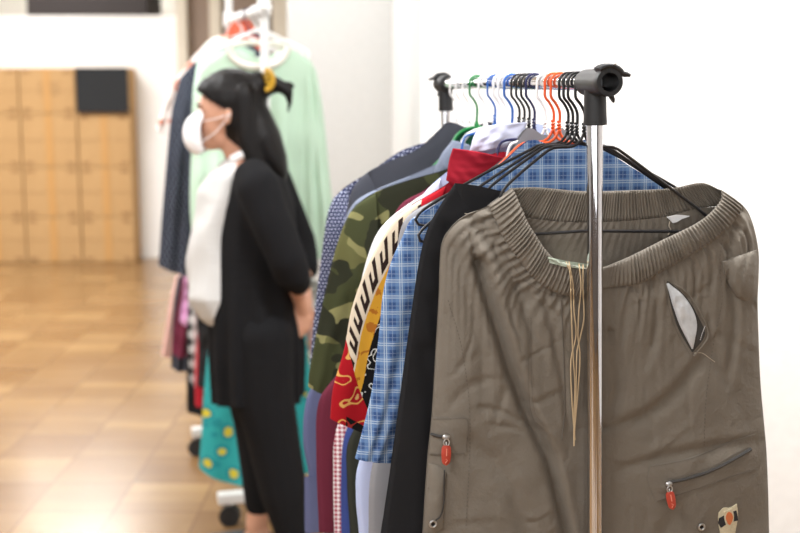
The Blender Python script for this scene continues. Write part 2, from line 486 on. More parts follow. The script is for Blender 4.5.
# clerestory window above the partition, lit by the day
wg = NM('daylit_glass'); wg.b.inputs['Emission Color'].default_value = (1, .97, .9, 1); wg.b.inputs['Emission Strength'].default_value = 22; wg.done(lin((240, 240, 240)), .3)
wx0, wx1 = P(0, 5, 12.1).x, P(122, 5, 12.1).x
win = struct(MB().box((wx0, 12.15, 2.62), (wx1, 12.19, 3.05)).build('window_1', wg.m, None, False))
fr = MB()
for xx in (wx0, (wx0+wx1)/2, wx1): fr.box((xx-.03, 12.1, 2.58), (xx+.03, 12.2, 3.09))
fr.box((wx0, 12.1, 2.58), (wx1, 12.2, 2.62)); fr.box((wx0, 12.1, 3.05), (wx1, 12.2, 3.09)); fr.build('window_frame', wm, win, False)
wbm = plain('added_wall_dark', (104, 96, 90), .8)  # unseen wall behind the camera, added dark to stripe the chrome reflections
wbk = MB(); wbk.box((-7, -3.1, 0), (4, -3, .8)); wbk.box((-7, -3.1, 2.7), (4, -3, 3.1))
for x0, x1 in ((-7, -5.2), (-3.2, -2.0), (-.55, .55), (2.0, 4)): wbk.box((x0, -3.1, .8), (x1, -3, 2.7))
struct(wbk.build('added_wall_behind', wbm, None, False))
wg2 = NM('added_glow_glass'); wg2.b.inputs['Emission Color'].default_value = (.96, .98, 1, 1); wg2.b.inputs['Emission Strength'].default_value = 3.2; wg2.done(lin((240, 240, 240)), .3)  # unseen window panes added behind the camera, glowing as front light
for k, (x0, x1) in enumerate(((-5.2, -3.2), (-2.0, -.55), (.55, 2.0))):
    struct(MB().box((x0, -3.08, .8), (x1, -3.05, 2.7)).build('window_%d' % (k+2), wg2.m, None, False))
struct(MB().box((4, -3, 0), (4.1, 3.62, 3.1)).build('wall_right', wm, None, False))
struct(MB().box((-7.1, -3, 0), (-7, 12.4, 3.1)).build('wall_left', wm2, None, False))
def pxbox(x0, x1, Y0, Y1, z0, z1): return MB().box((P(x0, 86, Y0).x, Y0, z0), (P(x1, 86, Y0).x, Y1, z1))
struct(pxbox(187, 300, 9.95, 10.05, 0, 3.1).build('wall_recess', plain('brown_panelling', (150, 132, 118), .8), None, False))
crm = plain('cream_paint', (222, 214, 196), .7)
struct(pxbox(178, 188, 9.85, 10.1, 0, 3.1).build('trim_2', crm, None, False))
struct(pxbox(211, 222, 9.87, 9.95, 0, 3.1).build('trim_3', crm, None, False))
struct(pxbox(267, 273, 9.87, 9.95, 0, 3.1).build('trim_4', plain('dark_trim', (96, 84, 76), .7), None, False))
struct(pxbox(273, 300, 9.85, 9.95, 0, 3.1).build('trim_5', crm, None, False))
A0 = P(288, 86, 6.4); A1 = P(391, 86, 6.4); A2 = P(421, 86, 3.5)
struct(MB().box((A0.x, 6.4, 0), (A1.x + .1, 6.5, 3.1)).build('wall_middle', wm2, None, False))
sw = MB(); vs = [(A1.x, 6.4, 0), (A2.x, 3.505, 0), (A2.x + .12, 3.61, 0), (A1.x + .12, 6.4, 0)]
sw.add(vs + [(a, b, 3.1) for a, b, c in vs], [(0,1,5,4),(1,2,6,5),(2,3,7,6),(3,0,4,7),(0,3,2,1),(4,5,6,7)])
struct(sw.build('wall_side', wm2, None, False))
struct(MB().box((A2.x + .001, 3.5, 0), (4, 3.62, 3.1)).build('wall_front', wm, None, False))
struct(MB().box((P(655, 86, 3.5).x, 3.485, 0), (4, 3.5, 3.1)).build('trim_6', wm, None, False))
struct(MB().box((A0.x, 6.385, 0), (A1.x - .01, 6.4, .09)).build('baseboard_middle', crm, None, False))

# ---- cartons against the back partition
card = box_grain('corrugated_card', (196, 160, 112), (180, 142, 94))
tape = plain('brown_packing_tape', (196, 150, 92), .35)
ink = plain('printed_brown_ink', (136, 98, 60), .8)
rows = [(68, 113.5, 'top'), (113.5, 167, 'second'), (167, 217, 'third'), (217, 262, 'bottom')]
cols = [(-36, 21, 'left column'), (22, 77.5, 'middle column'), (78.5, 131, 'right column')]
zs = [P(60, r[0], 9.85).z for r in rows] + [0.0]
for ci, (x0, x1, cn) in enumerate(cols):
    for ri, (y0, y1, rn) in enumerate(rows):
        X0, X1 = P(x0, 165, 9.8).x, P(x1, 165, 9.8).x
        z1 = zs[ri]; z0 = zs[ri + 1] + .003 if ri < 3 else 0.001
        cb = thing('cardboard_box', '%s brown carton in the %s of the stack against the white partition' % (rn, cn), 'box', ((X0+X1)/2, 9.98, z0), 0, 'cartons against the partition')
        wd = (X1 - X0)/2 - .0005; h = z1 - z0 - .0005
        MB().box((-wd, -.16 + .002*ci, 0), (wd, .1, h)).build('carton_body', card, cb, False, .006)
        fl = MB(); fl.box((-wd+.004, -.164 + .002*ci, h*.5-.001), (wd-.004, -.16 + .002*ci, h*.5+.001)); fl.build('flap_seam', ink, cb, False)
        MB().box((-.03, -.1645 + .002*ci, 0.01), (.03, -.1605 + .002*ci, h-.01)).build('packing_tape', tape, cb, False)
        dy = .002*ci
        for sx in (-1, 1):
            for sz in (0, 1):
                if ri == 0 and ci == 2 and sz: continue
                cz = .045 if sz == 0 else h - .045
                MB().tube([(sx*(wd-.06) + -.03*math.cos(a), -.1625 + dy, cz + .018*math.sin(a)*(1 if sz else -1)) for a in np.linspace(.2, 2.9, 7)], .007, 6).build('print_mark', ink, cb)
        if ri == 0 and ci == 1:
            for q in range(4): MB().box((-.07, -.163+dy, h-.13-.03*q), (.12-.03*(q % 2), -.161+dy, h-.124-.03*q)).build('print_line', ink, cb, False)
a, b = P(77, 112.5, 9.78), P(127, 67.5, 9.78)
bb = MB().box((a.x, 9.775, a.z), (b.x, 9.80, b.z)).build('display_board', plain('black_board_paint', (24, 27, 30), .75), None, False, .003)
tag(bb, 'square black board leaning on the top carton of the right column', 'board')

# ------------------------------------------------------------------ near clothes rack
NX, NY = .267, 1.6; FX, FY = .097, 2.5; ZR = 1.505
ANG = math.atan2(-(FX-NX), FY-NY)     # hanger yaw
rd = Vector((FX-NX, FY-NY, 0)).normalized()
def rail_at(px):
    s_ = (px-400)/F; Y = (NX + .1889*NY)/(s_ + .1889)
    return NX - .1889*(Y-NY), Y
rk = thing('clothes_rack', 'chrome garment rack with black plastic corner joints in the foreground', 'clothes rack', (NX, NY, 0))
def R3(v): return Vector(v) - Vector((NX, NY, 0))
pn = Vector((NX, NY, ZR)); pf = Vector((FX, FY, ZR)); side = Vector((math.cos(ANG), math.sin(ANG), 0))
lean = .027
MB().tube([R3(pn - rd*.0), R3(pf + rd*.02)], .0118, 28).build('rail', M['chrome'], rk)
for q, s_ in ((pn, 1), (pf, .93)):
    bot = q + side*lean*(ZR-.1) ; bot.z = .10
    top = q.copy(); top.z = ZR - .03
    MB().tube([R3(top), R3(bot)], .0113*s_, 28).build('post', M['chrome'], rk)
    cz = q + side*0; jt = MB()
    # joint: sleeve around the rail, open at the outer end
    sgn = -1 if s_ == 1 else 1
    a0 = q - rd*.040*1 if sgn == -1 else q + rd*.030
    e0 = q + rd*(-.056 if sgn == -1 else .040); e1 = q + rd*(.036 if sgn == -1 else -.022)
    Lj = (e1-e0).length
    jt.lathe(R3(e0), R3(e1), [(0, .0125), (0, .0182), (.004, .0192), (.014, .0192), (.018, .0182), (Lj-.004, .0182), (Lj, .0165), (Lj, .0122), (.03, .0122), (.02, .0125)], 36, True)
    jt.lathe(R3(q + Vector((0, 0, -.006))), R3(q + side*lean*.06 + Vector((0, 0, -.056))), [(0, .0150), (.04, .0156), (.048, .0162), (.052, .0160), (.0525, .0112)], 32)
    jt.build('corner_joint', M['blackplastic'], rk)
    # locking lever wrapped over the sleeve, with its thumb tab
    lv = MB(); cen = q + rd*(-.046 if sgn == -1 else .030)
    up = Vector((0, 0, 1)); outs = side*(1 if sgn == -1 else -1)
    pts = [cen + (outs*math.cos(t) + up*math.sin(t))*(.0215) for t in np.linspace(2.3, .55, 9)]
    pts += [cen + outs*.0235 + up*.0105, cen + outs*.0285 + up*.0085]
    ln = len(pts)
    for wv_ in (-.008, 0, .008): lv.tube([R3(p + rd*wv_) for p in pts], [.0036]*(ln-2)+[.0032, .0024], 10)
    lv.build('locking_lever', M['blackplastic'], rk)
    MB().tube([R3(cen + outs*.006 - up*.018), R3(cen + outs*.009 - up*.024), R3(cen + outs*.010 - up*.027)], [.004, .003, .0012], 8).build('spring_tab', M['blackplastic'], rk)
    MB().ball(R3(cen + outs*.006 + up*.0235 - rd*.009), (.0028, .0028, .0028)).build('rivet', M['steel'], rk)
    MB().tube([R3(bot - side*.22 + Vector((0, 0, 0))), R3(bot + side*.22)], .0125, 20).build('base_bar', M['chrome'], rk)
    for e in (-.2, .2):
        c = bot + side*e
        MB().tube([R3(Vector((c.x, c.y, .1))), R3(Vector((c.x, c.y, .05)))], .006, 12).build('caster_stem', M['steel'], rk)
        MB().tube([R3(Vector((c.x, c.y, .025)) - rd*.011), R3(Vector((c.x, c.y, .025)) + rd*.011)], .025, 24).build('caster_wheel', M['blackplastic'], rk)
b0 = pn + side*lean*(ZR-.1); b0.z = .12; b1 = pf + side*lean*(ZR-.1); b1.z = .12
MB().tube([R3(b0), R3(b1)], .0105, 20).build('lower_rail', M['chrome'], rk)
b0.z = b1.z = ZR - .005

# ------------------------------------------------------------------ hangers
def hanger(pl, label, mat, kind='wire', half=.2, drop=.112, nz=-.088, group='hangers on the foreground rail', railr=.0118, wr=.0021, name='clothes_hanger', lh=1.0, hookmat=None):
    h = thing(name, label, 'hanger', pl.o, pl.a, group)
    R = (railr + wr + .0005)
    pts = []
    Rh = max(R, .0145)
    cz = railr + wr + .0003 - Rh
    for t in np.linspace(-.15, math.pi*1.08, 14): pts.append((Rh*math.cos(t), 0, cz + Rh*math.sin(t)))
    pts += [(-Rh*.93, 0, -.021), (-Rh*.45, 0, -.030), (0, 0, -.042), (0.001, 0, -.055), (0, 0, nz*.82)]
    pts = [(x, y, z) for x, y, z in pts]
    sp = spline(pts, 48)
    MB().tube(sp, wr, 10).build('hook', hookmat or mat, h)
    fr = MB()
    if kind == 'wire':
        nk = nz*.8
        for s_ in (-1, 1):
            p = [(0, 0, nk), (s_*.006, 0, nk-.012), (s_*.016, 0, nz-.001), (s_*.044, 0, nz-.003), (s_*.056, 0, nz-.009), (s_*half*.6, 0, nz-drop*.48), (s_*half*.93, 0, nz-drop*.9),
                 (s_*half*1.02, 0, nz-drop-.006), (s_*half*1.02, 0, nz-drop-.016), (s_*half*.95, 0, nz-drop-.020), (s_*half*.8, 0, nz-drop-.014)]
            if s_ < 0 and lh < 1:
                p = p[:5] + [(-half*lh*.9, 0, nz-drop*(lh*.9-.08)), (-half*lh, 0, nz-drop*lh), (-half*lh, 0, nz-drop*lh-.012), (-half*lh*.95, 0, nz-drop-.014)]
            fr.tube(spline(p, 36), wr*1.05, 8)
        fr.tube([(-half*.8*lh, 0, nz-drop-.014), (0, 0, nz-drop-.010), (half*.8, 0, nz-drop-.014)], wr*1.05, 8)
        # twisted neck
        fr.tube([(wr*1.1*math.cos(t*5), wr*1.1*math.sin(t*5), nz*.8 + .012*t/3) for t in np.linspace(-1, 3.2, 24)], wr*.8, 6)
    else:
        nk = nz*.85
        p = [(-half*.9, 0, nz-drop-.02), (-half, 0, nz-drop-.008), (-half*.95, 0, nz-drop+.006), (-half*.5, 0, nz-drop*.42), (-.035, 0, nz-.008), (0, 0, nz+.004),
             (.035, 0, nz-.008), (half*.5, 0, nz-drop*.42), (half*.95, 0, nz-drop+.006), (half, 0, nz-drop-.008), (half*.9, 0, nz-drop-.02)]
        fr.tube(spline(p, 60), wr*1.6, 10)
        fr.tube([(-half*.9, 0, nz-drop-.02), (half*.9, 0, nz-drop-.02)], wr*1.6, 10)
        fr.lathe((0, 0, nz-.002), (0, 0, nz+.02), [(0, .006), (.012, .005), (.018, .003)], 12)
    fr.build('shoulder_frame', mat, h)
    return h

axis = [583, 575.5, 571, 566.5, 558, 552, 544, 533, 528, 523, 518, 511, 505, 500, 494, 485, 476, 469, 462, 456]
HM = [('blackwire', 'wire', 'black wire hanger nearest the front post, holding the taupe cargo trousers'),
      ('blackwire', 'wire', 'black wire hanger second from the front post, above black trousers'),
      ('blackwire', 'wire', 'black wire hanger third from the front post'),
      ('blackwire', 'wire', 'black wire hanger fourth from the front post, just before the orange ones'),
      ('orange', 'wire', 'orange wire hanger nearer the front, holding the blue plaid shirt'),
      ('orange', 'wire', 'orange wire hanger further back, holding the pale plaid shirt'),
      ('whiteplastic', 'wire', 'white hanger hook directly behind the orange pair'),
      ('navyp', 'wire', 'navy hanger holding the red print shirt'),
      ('blackwire', 'wire', 'black hanger behind the navy one, holding the lavender shirt'),
      ('blackwire', 'wire', 'black hanger in the middle of the dark trio at the rail centre'),
      ('blackwire', 'wire', 'black hanger next to the thick blue hook, holding the white shirt'),
      ('blue', 'plastic', 'thick bright blue hanger near the middle of the rail'),
      ('whiteplastic', 'plastic', 'white hanger just behind the thick blue one'),
      ('whiteplastic', 'plastic', 'white hanger between two others, holding the maroon shirt'),
      ('blue', 'wire', 'thin blue hanger holding the camouflage shirt'),
      ('whiteplastic', 'plastic', 'white hanger holding the blue-grey shirt with open collar'),
      ('green', 'plastic', 'green hanger holding the dark green top'),
      ('whiteplastic', 'wire', 'white hanger behind the green one, holding the charcoal shirt'),
      ('whiteplastic', 'wire', 'white hanger second from the far post, holding the slate shirt'),
      ('whiteplastic', 'wire', 'white hanger closest to the far post, holding the dotted shirt')]
PL = []
for i, ax in enumerate(axis):
    x, y = rail_at(ax)
    PL.append(Plane(x, y, ANG + [0, .012, -.01, .01, 0, .01, -.01][i % 7] * (0 if i < 5 else 1), ZR))
for i, (m_, k_, lb) in enumerate(HM):
    hanger(PL[i], lb, M[m_], k_, lh=(.60, .68)[i] if i < 2 else 1.0, half=(.2, .2, .222, .222)[i] if i < 4 else (.17 if i < 6 else .11), drop=(.112, .104, .120, .098, .112, .112)[i] if i < 6 else .098, wr=.0021 if k_ == 'wire' else .0024)

# ------------------------------------------------------------------ trousers
def trousers_mesh(name, pl, TF, TB, L, R, B, mat, parent, nc=81, nr=120, split=.6, thick=.04, crease=(), seed=3, gather=0.0, wr=.003, vmax=None, gfreq=22, legs=.03, v0=0, vfun=None):
    GF = coons(TF, L, B, R, nc, nr); GB = coons(TB, L, B, R, nc, nr)
    c = np.linspace(0, 1, nc)[None, :]; r = np.linspace(0, 1, nr)[:, None]
    prof = np.clip(1 - np.abs(2*c-1)**3.5, 0, 1)**.55
    vF = -thick*.5*prof*(1 + 0*r); vB = thick*.5*prof*(1+0*r)
    if split < 1:
        # two legs: pinch the middle as the legs begin
        k = np.clip((r-split+.25)/.25, 0, 1)
        pin = np.exp(-((c-.5)/.035)**2) * k**2 * .92
        vF = vF*(1-pin); vB = vB*(1-pin)
    for (pts, dep, wd, asym) in crease:
        d, sd = segdist(GF, pts)
        tap = np.clip(np.minimum(np.linalg.norm(GF-np.array(pts[-1]), axis=-1), 1)/.03, .0, 1)
        vF = vF + dep*tap*np.exp(-(d/wd)**2) - asym*np.exp(-(d/(wd*2.6))**2)*(sd > 0)*(1-np.exp(-(d/(wd*.8))**2))
    vF = vF + wr*snoise(c, r, seed, 4, 6, 12)*prof + wr*.5*snoise(c, r, seed+3, 9, 12, 14)*prof
    vB = vB + wr*snoise(c, r, seed+5, 4, 6, 12)*prof
    if gather:
        g = np.sin(2*math.pi*gfreq*c + 1.5*snoise(c, r*0, seed+8, 6, 1)) * np.exp(-r/.10)
        vF = vF + gather*g; vB = vB + gather*g*prof
    if vfun is not None: vF, vB = vfun(GF, vF, vB, c, r)
    sp = int(split*(nr-1)) if split < 1 else None
    return mesh_loop(name, GF, GB, vF + v0, vB + v0, mat, parent, False, sp)

p0 = PL[0]
kh = thing('cargo_trousers', 'taupe cotton cargo trousers with elastic waist hanging in front on the chrome rack', 'trousers', p0.o, p0.a)
U = lambda pts: p0.L(pts)
botF = [(488,206),(500,237),(516,260),(532,279),(555,291),(580,293),(601,285),(632,280),(664,263),(705,240),(724,224),(742,205)]
botB = [(488,206),(528,218),(586,223),(664,218),(700,209),(742,205)]
Lk = [(488,206),(461,218),(447,232),(441,247),(438.5,298),(436,340),(431.5,415),(427,460),(422.5,530),(418,600),(410,800)]
Rk = [(742,205),(748,213),(754,230),(758,253),(758,275),(757,300),(758,340),(760,385),(766,455),(768.5,533),(770,600),(772,800)]
Bk = [(410,800),(590,805),(772,800)]
cr = [([(476,262),(487,300),(500,345),(517,395),(543,448),(554,490),(566,540),(572,600)], .018, .010, .013),
      ([(452,250),(468,300),(478,350),(482,400)], .004, .012, .002),
      ([(512,285),(524,320),(538,350)], .004, .008, .002),
      ([(597,425),(640,410),(680,375),(700,345)], .007, .012, .004),
      ([(602,470),(640,455),(690,445),(758,438)], .004, .010, .002),
      ([(604,330),(612,380),(600,420)], .006, .010, .003),
      ([(625,285),(618,320),(612,350)], .004, .006, .002),
      ([(645,280),(650,320),(640,360)], .004, .007, .002),
      ([(730,225),(722,262),(730,310),(722,380)], .005, .008, .003),
      ([(470,440),(500,470),(520,520),(530,580)], .005, .016, .002),
      ([(655,530),(690,470),(720,430)], .003, .016, .001),
      ([(540,300),(552,350),(560,400),(566,440)], .005, .006, .0),
      ([(470,215),(500,262),(530,310)], .005, .010, .003),
      ([(585,300),(583,350),(580,420)], .006, .008, .0),
      ([(450,400),(470,380),(500,375)], .002, .008, .001),
      ([(700,320),(712,360),(735,400)], .003, .010, .001)]
bs_ = spline(botF, 60); g_ = np.random.RandomState(11)
for j in range(1, 59):
    x_, y_ = bs_[j] + g_.uniform(-1, 1, 2); tx, ty = bs_[min(j+1, 59)] - bs_[j-1]; nl = math.hypot(tx, ty); nx_, ny_ = -ty/nl, tx/nl
    ln_ = g_.choice([14, 22, 34, 60]) * g_.uniform(.8, 1.3); dn = .78
    mx_, my_ = nx_*(1-dn), ny_*(1-dn) + dn
    cr.append(([(x_-nx_*2, y_-ny_*2), (x_+nx_*ln_*.4, y_+ny_*ln_*.4), (x_+mx_*ln_*.9, y_+my_*ln_)], g_.uniform(.0018, .0042), g_.uniform(.0022, .0045), g_.uniform(0, .0012)))
for j in range(46):
    x_ = g_.uniform(440, 760); y_ = g_.uniform(290, 530); an = g_.choice([1.2, .5, -.5, 1.8]) + g_.uniform(-.35, .35); ln_ = g_.uniform(18, 60)
    q1 = (x_ + ln_*math.cos(an), y_ + ln_*math.sin(an)); md = ((x_+q1[0])/2 + g_.uniform(-5, 5), (y_+q1[1])/2 + g_.uniform(-5, 5))
    cr.append(([(x_, y_), md, q1], g_.uniform(.0006, .0020), g_.uniform(.003, .007), g_.uniform(.0003, .0014)))
cr = [(U(spline(a, 8)), b, c_, d) for a, b, c_, d in cr]
postU = U([(593, 300)])[0][0]
def kv(G, vF, vB, c, r):
    # keep clear of the post standing just in front
    post_u = p0.uz(593, 300)[0]
    lim = -.024
    wgt = np.exp(-((G[..., 0]-post_u)/.035)**2)
    vF = np.where(vF < lim, vF*(1-wgt) + lim*wgt, vF)
    return vF, vB*.4 - .002
body = trousers_mesh('trouser_body', p0, U(botF), U(botB), U(Lk), U(Rk), U(Bk), khaki, kh, 221, 340, .66, .055, cr, 3, .0016, .0014, gfreq=38, vfun=kv)
# waistband: ribbed ring with thickness
def ring_band():
    topF = [(512,188.5),(518,207),(525,224),(547,255),(568,263),(592,266),(612,259),(657,237),(696,218),(717,200),(721,190)]
    topB = [(512,188.5),(540,188),(586,192),(638,191),(676,189),(705,183.5),(721,190)]
    nc, nr = 760, 9
    def grid(T, Bt):
        T = spline(U(T), nc); Bt = spline(U(Bt), nc); r = np.linspace(0, 1, nr)[:, None, None]
        return T[None]*(1-r) + Bt[None]*r
    GF = grid(topF, botF); GB = grid(topB, botB)
    c = np.linspace(0, 1, nc)[None, :]; r = np.linspace(0, 1, nr)[:, None]
    prof = np.clip(1-np.abs(2*c-1)**3.5, 0, 1)**.55
    rib = np.sin(2*math.pi*82*c + 2.2*snoise(c, r*.15, 4, 9, 1, 9)) * (.7 + .3*snoise(c, r*.3, 12, 20, 1))
    chan = (np.cos(2*math.pi*3*r))*.0006
    belly = -.0035*np.sin(math.pi*r)
    oF = -.0275*prof - .003 + .0026*rib*np.sin(math.pi*np.clip(r*.9+.05, 0, 1))**.4 + belly + chan
    post_u = postU; wg_ = np.exp(-((GF[..., 0]-post_u)/.03)**2)
    oF = oF*(1-wg_) + np.maximum(oF, -.026)*wg_
    oB = .0275*prof + .003 + .0026*rib + chan
    iF = oF + .005; iB = oB - .005 - .0
    oB = .006 + .008*prof + .0018*rib; iB = oB - .004; iB = np.where(prof < .3, oB-.002, iB)
    V = []; fs = []; UVs = []
    def addg(G, v):
        b = len(V)
        for i in range(nr):
            for j in range(nc): V.append((G[i,j,0], v[i,j], G[i,j,1]))
        return b
    a = addg(GF, oF); b = addg(GB, oB); a2 = addg(GF, iF); b2 = addg(GB, iB)
    for base in (a, b, a2, b2):
        for i in range(nr-1):
            for j in range(nc-1): fs.append((base+i*nc+j, base+(i+1)*nc+j, base+(i+1)*nc+j+1, base+i*nc+j+1))
    for (o_, i_) in ((a, a2), (b, b2)):
        for rr in (0, nr-1):
            for j in range(nc-1): fs.append((o_+rr*nc+j, o_+rr*nc+j+1, i_+rr*nc+j+1, i_+rr*nc+j))
    for (o_, i_) in ((a, b), (a2, b2)):
        for jj in (0, nc-1):
            for i in range(nr-1): fs.append((o_+i*nc+jj, o_+(i+1)*nc+jj, i_+(i+1)*nc+jj, i_+i*nc+jj))
    me = bpy.data.meshes.new('waistband'); me.from_pydata(V, [], fs)
    bm = bmesh.new(); bm.from_mesh(me); bmesh.ops.recalc_face_normals(bm, faces=bm.faces); bm.to_mesh(me); bm.free()
    return mobj('waistband', me, khaki, kh)
band = ring_band()

# ray-cast details onto the trousers
def bvh_of(objs):
    vs = []; ps = []
    for o, mat in objs:
        k = len(vs); vs += [mat @ v.co for v in o.data.vertices]; ps += [tuple(i+k for i in p.vertices) for p in o.data.polygons]
    return BVHTree.FromPolygons(vs, ps)
MW = Matrix.Translation(p0.o) @ Matrix.Rotation(p0.a, 4, 'Z'); MI = MW.inverted()
BV = bvh_of([(body, MW), (band, MW)])
def hit(px, py, off=.001):
    d = ray(px, py).normalized(); r_ = BV.ray_cast(Vector((0, 0, CH)), d)
    if r_[0] is None:
        q = p0.uz(px, py); return Vector((q[0], -.02, q[1]))
    return MI @ (r_[0] - d*off)
def stitch(name, pts, mat, r=.0006, off=.0006, n=40, parent=None, dash=True):
    if dash: r, n, off = min(r, .0005), n*3, off*.6
    sp = spline(pts, n); mb = MB()
    q = [hit(a, b, off) for a, b in sp]
    if dash:
        for i in range(0, n-2, 2): mb.tube([q[i], (q[i]+q[i+1])/2 , q[i+1]], r, 5)
    else: mb.tube(q, r, 6)
    return mb.build(name, mat, parent or kh)
def patch(name, T, L, B, R, mat, off=.002, bulge=.0, nc=16, nr=16, parent=None, th=.0015):
    G = coons(T, L, B, R, nc, nr); mb = MB(); v = []; vb = []
    for i in range(nr):
        for j in range(nc):
            pb = math.sin(math.pi*i/(nr-1))*math.sin(math.pi*j/(nc-1))
            p = hit(G[i,j,0], G[i,j,1], off + bulge*max(pb, 0.0)**.5); v.append(p); vb.append(p + Vector((0, th+off, 0)))
    N = nr*nc; fs = []
    for i in range(nr-1):
        for j in range(nc-1):
            a = i*nc+j; fs.append((a, a+nc, a+nc+1, a+1)); fs.append((N+a, N+a+1, N+a+nc+1, N+a+nc))
    for j in range(nc-1):
        for i in (0, nr-1): a = i*nc+j; fs.append((a, a+1, N+a+1, N+a))
    for i in range(nr-1):
        for j in (0, nc-1): a = i*nc+j; fs.append((a, a+nc, N+a+nc, N+a))
    mb.add(v+vb, fs); return mb.build(name, mat, parent or kh)
# fly, pocket and seam stitching
stitch('fly_seam', [(531,318),(531,350),(532,390),(536,415),(546,425)], M['darkthread'])
stitch('fly_seam', [(528,318),(528,352),(529,392),(533,418),(546,430)], M['darkthread'], .0005)
stitch('front_seam', [(561,300),(563,340),(565,400),(562,440)], M['darkthread'], .0008, dash=False)
stitch('waist_seam', [(496,240),(512,264),(528,283),(552,295),(578,297)], M['darkthread'], .0006)
stitch('waist_seam', [(604,289),(634,284),(666,267),(707,243),(726,228)], M['darkthread'], .0006)
stitch('side_seam', [(724,228),(720,262),(722,300),(714,340),(706,400),(704,450)], M['darkthread'], .0007)
stitch('side_seam', [(448,300),(462,350),(470,420),(466,530)], M['darkthread'], .0005)
# open slash pocket with pale lining
lin_m = NM('silver_lining'); lo = lin_m.node('ShaderNodeTexCoord').outputs['Object']; ln_ = lin_m.noise(60, lo, 4)
lin_m.done(lin_m.mix(ln_, lin((150, 154, 158)), lin((226, 230, 234))), .35, bump=ln_, bs=.5, bd=.004)
hol = patch('pocket_opening', [(667,282),(668,281)], [(667,282),(671,305),(679,330),(692,352)], [(692,352),(693,352)], [(668,281),(686,297),(700,320),(705,335),(693,352)], M['zip'], .0012, 0, 8, 24)
lining = patch('pocket_lining', [(667,284),(668.5,283)], [(667,284),(673,305),(680,325),(692,349)], [(692,349),(693,349)], [(668.5,283),(683,295),(693,310),(697,324),(695,340),(693,349)], lin_m.m, .003, .006, 14, 26)
stitch('pocket_edge', [(664,280),(668,305),(676,330),(690,355)], M['darkthread'], .0006)
stitch('pocket_edge', [(668,280),(688,294),(703,318),(708,336),(694,356)], khaki, .0018, .0015, dash=False)
stitch('pocket_label', [(705,326),(702,334),(700,341)], M['white'], .0008, .003, 10, dash=True)
stitch('loose_thread', [(694,353),(702,353),(708,357),(715,362)], M['thread'], .0006, .002, 14, dash=False)
# hip flap pocket on the right
fl = patch('hip_pocket_flap', [(723,262),(740,256),(757,250)], [(723,262),(727,280),(737,297)], [(737,297),(748,301),(757,294)], [(757,250),(758,272),(757,294)], khaki, .005, .010, 18, 18)
stitch('flap_seam', [(725,264),(729,279),(738,294),(748,297)], M['darkthread'], .0005, .009)
# thigh zip pocket on the right
patch('zip_pocket', [(650,466),(690,458),(730,442),(755,434)], [(650,466),(648,480),(652,492),(656,502)], [(656,502),(690,492),(730,478),(756,470)], [(755,434),(757,450),(756,470)], khaki, .0016, .001, 40, 12)
stitch('zip_pocket_seam', [(651,467),(690,459),(730,443),(754,435)], M['darkthread'], .0005, .004, 60)
stitch('zip_pocket_seam', [(657,501),(690,491),(730,477),(755,469)], M['darkthread'], .0005, .004, 60)
stitch('zip', [(667,483),(690,478),(715,469),(736,458),(751,449)], M['zip'], .0024, .0045, 50, dash=False)
stitch('zip', [(667,479),(690,474),(715,465),(735,454),(749,447)], M['darkthread'], .0008, .0045, 60)
def puller(nm, cx, cy, ang, sc=1.0, lift=.007):
    """slider, link and rubber pull"""
    sl = MB(); c = hit(cx, cy, lift); sl.ball(c, (.0055*sc, .003, .004*sc))
    sl.tube([c + Vector((.004*math.cos(t)*sc, -.003, -.007*sc + .005*math.sin(t)*sc)) for t in np.linspace(0, 6.28, 14)], .0009, 6)
    s_ = sl.build('zip_slider', M['steel'], kh)
    d = Vector((math.sin(ang), 0, -math.cos(ang))); n_ = Vector((math.cos(ang), 0, math.sin(ang)))
    a = c + Vector((0, -.003, -.011*sc)); mb = MB(); prof = [(0, .0040), (.003, .0062), (.012, .0066), (.022, .0058), (.0255, .0042), (.0275, .001)]
    vs = []; m_ = len(prof)
    for q, w_ in prof:
        for (sx, sy) in ((-1, -.5), (-.6, -1), (.6, -1), (1, -.5), (1, .5), (.6, 1), (-.6, 1), (-1, .5)):
            vs.append(a + d*q*sc + n_*w_*sx*sc + Vector((0, .0022*sy, 0)))
    fs = [(i*8+k, i*8+(k+1) % 8, (i+1)*8+(k+1) % 8, (i+1)*8+k) for i in range(m_-1) for k in range(8)]
    fs += [tuple(range(8)), tuple((m_-1)*8+k for k in range(8))]
    mb.add(vs, fs); pu = mb.build('zip_pull', M['redtag'], kh)
    mk = MB(); q0 = a + d*.021*sc + Vector((0, -.0026, 0))
    mk.tube([q0 + n_*-.0015 + d*.003, q0 + n_*.0015 - d*.001, q0 - n_*.001 - d*.003], .0006, 5)
    mk.tube([a + d*.004 + Vector((0, -.0026, 0)), a + d*.014*sc + Vector((0, -.0026, 0))], .0009, 5).build('embossed_mark', M['redtag2'], pu)
    MB().tube([c + Vector((0, -.002, -.006)), a + d*.003], .0011, 6).build('zip_link', M['steel'], kh)
puller('r', 669, 484, .22, 1.0)
puller('l', 446, 437, -.02, 1.05)
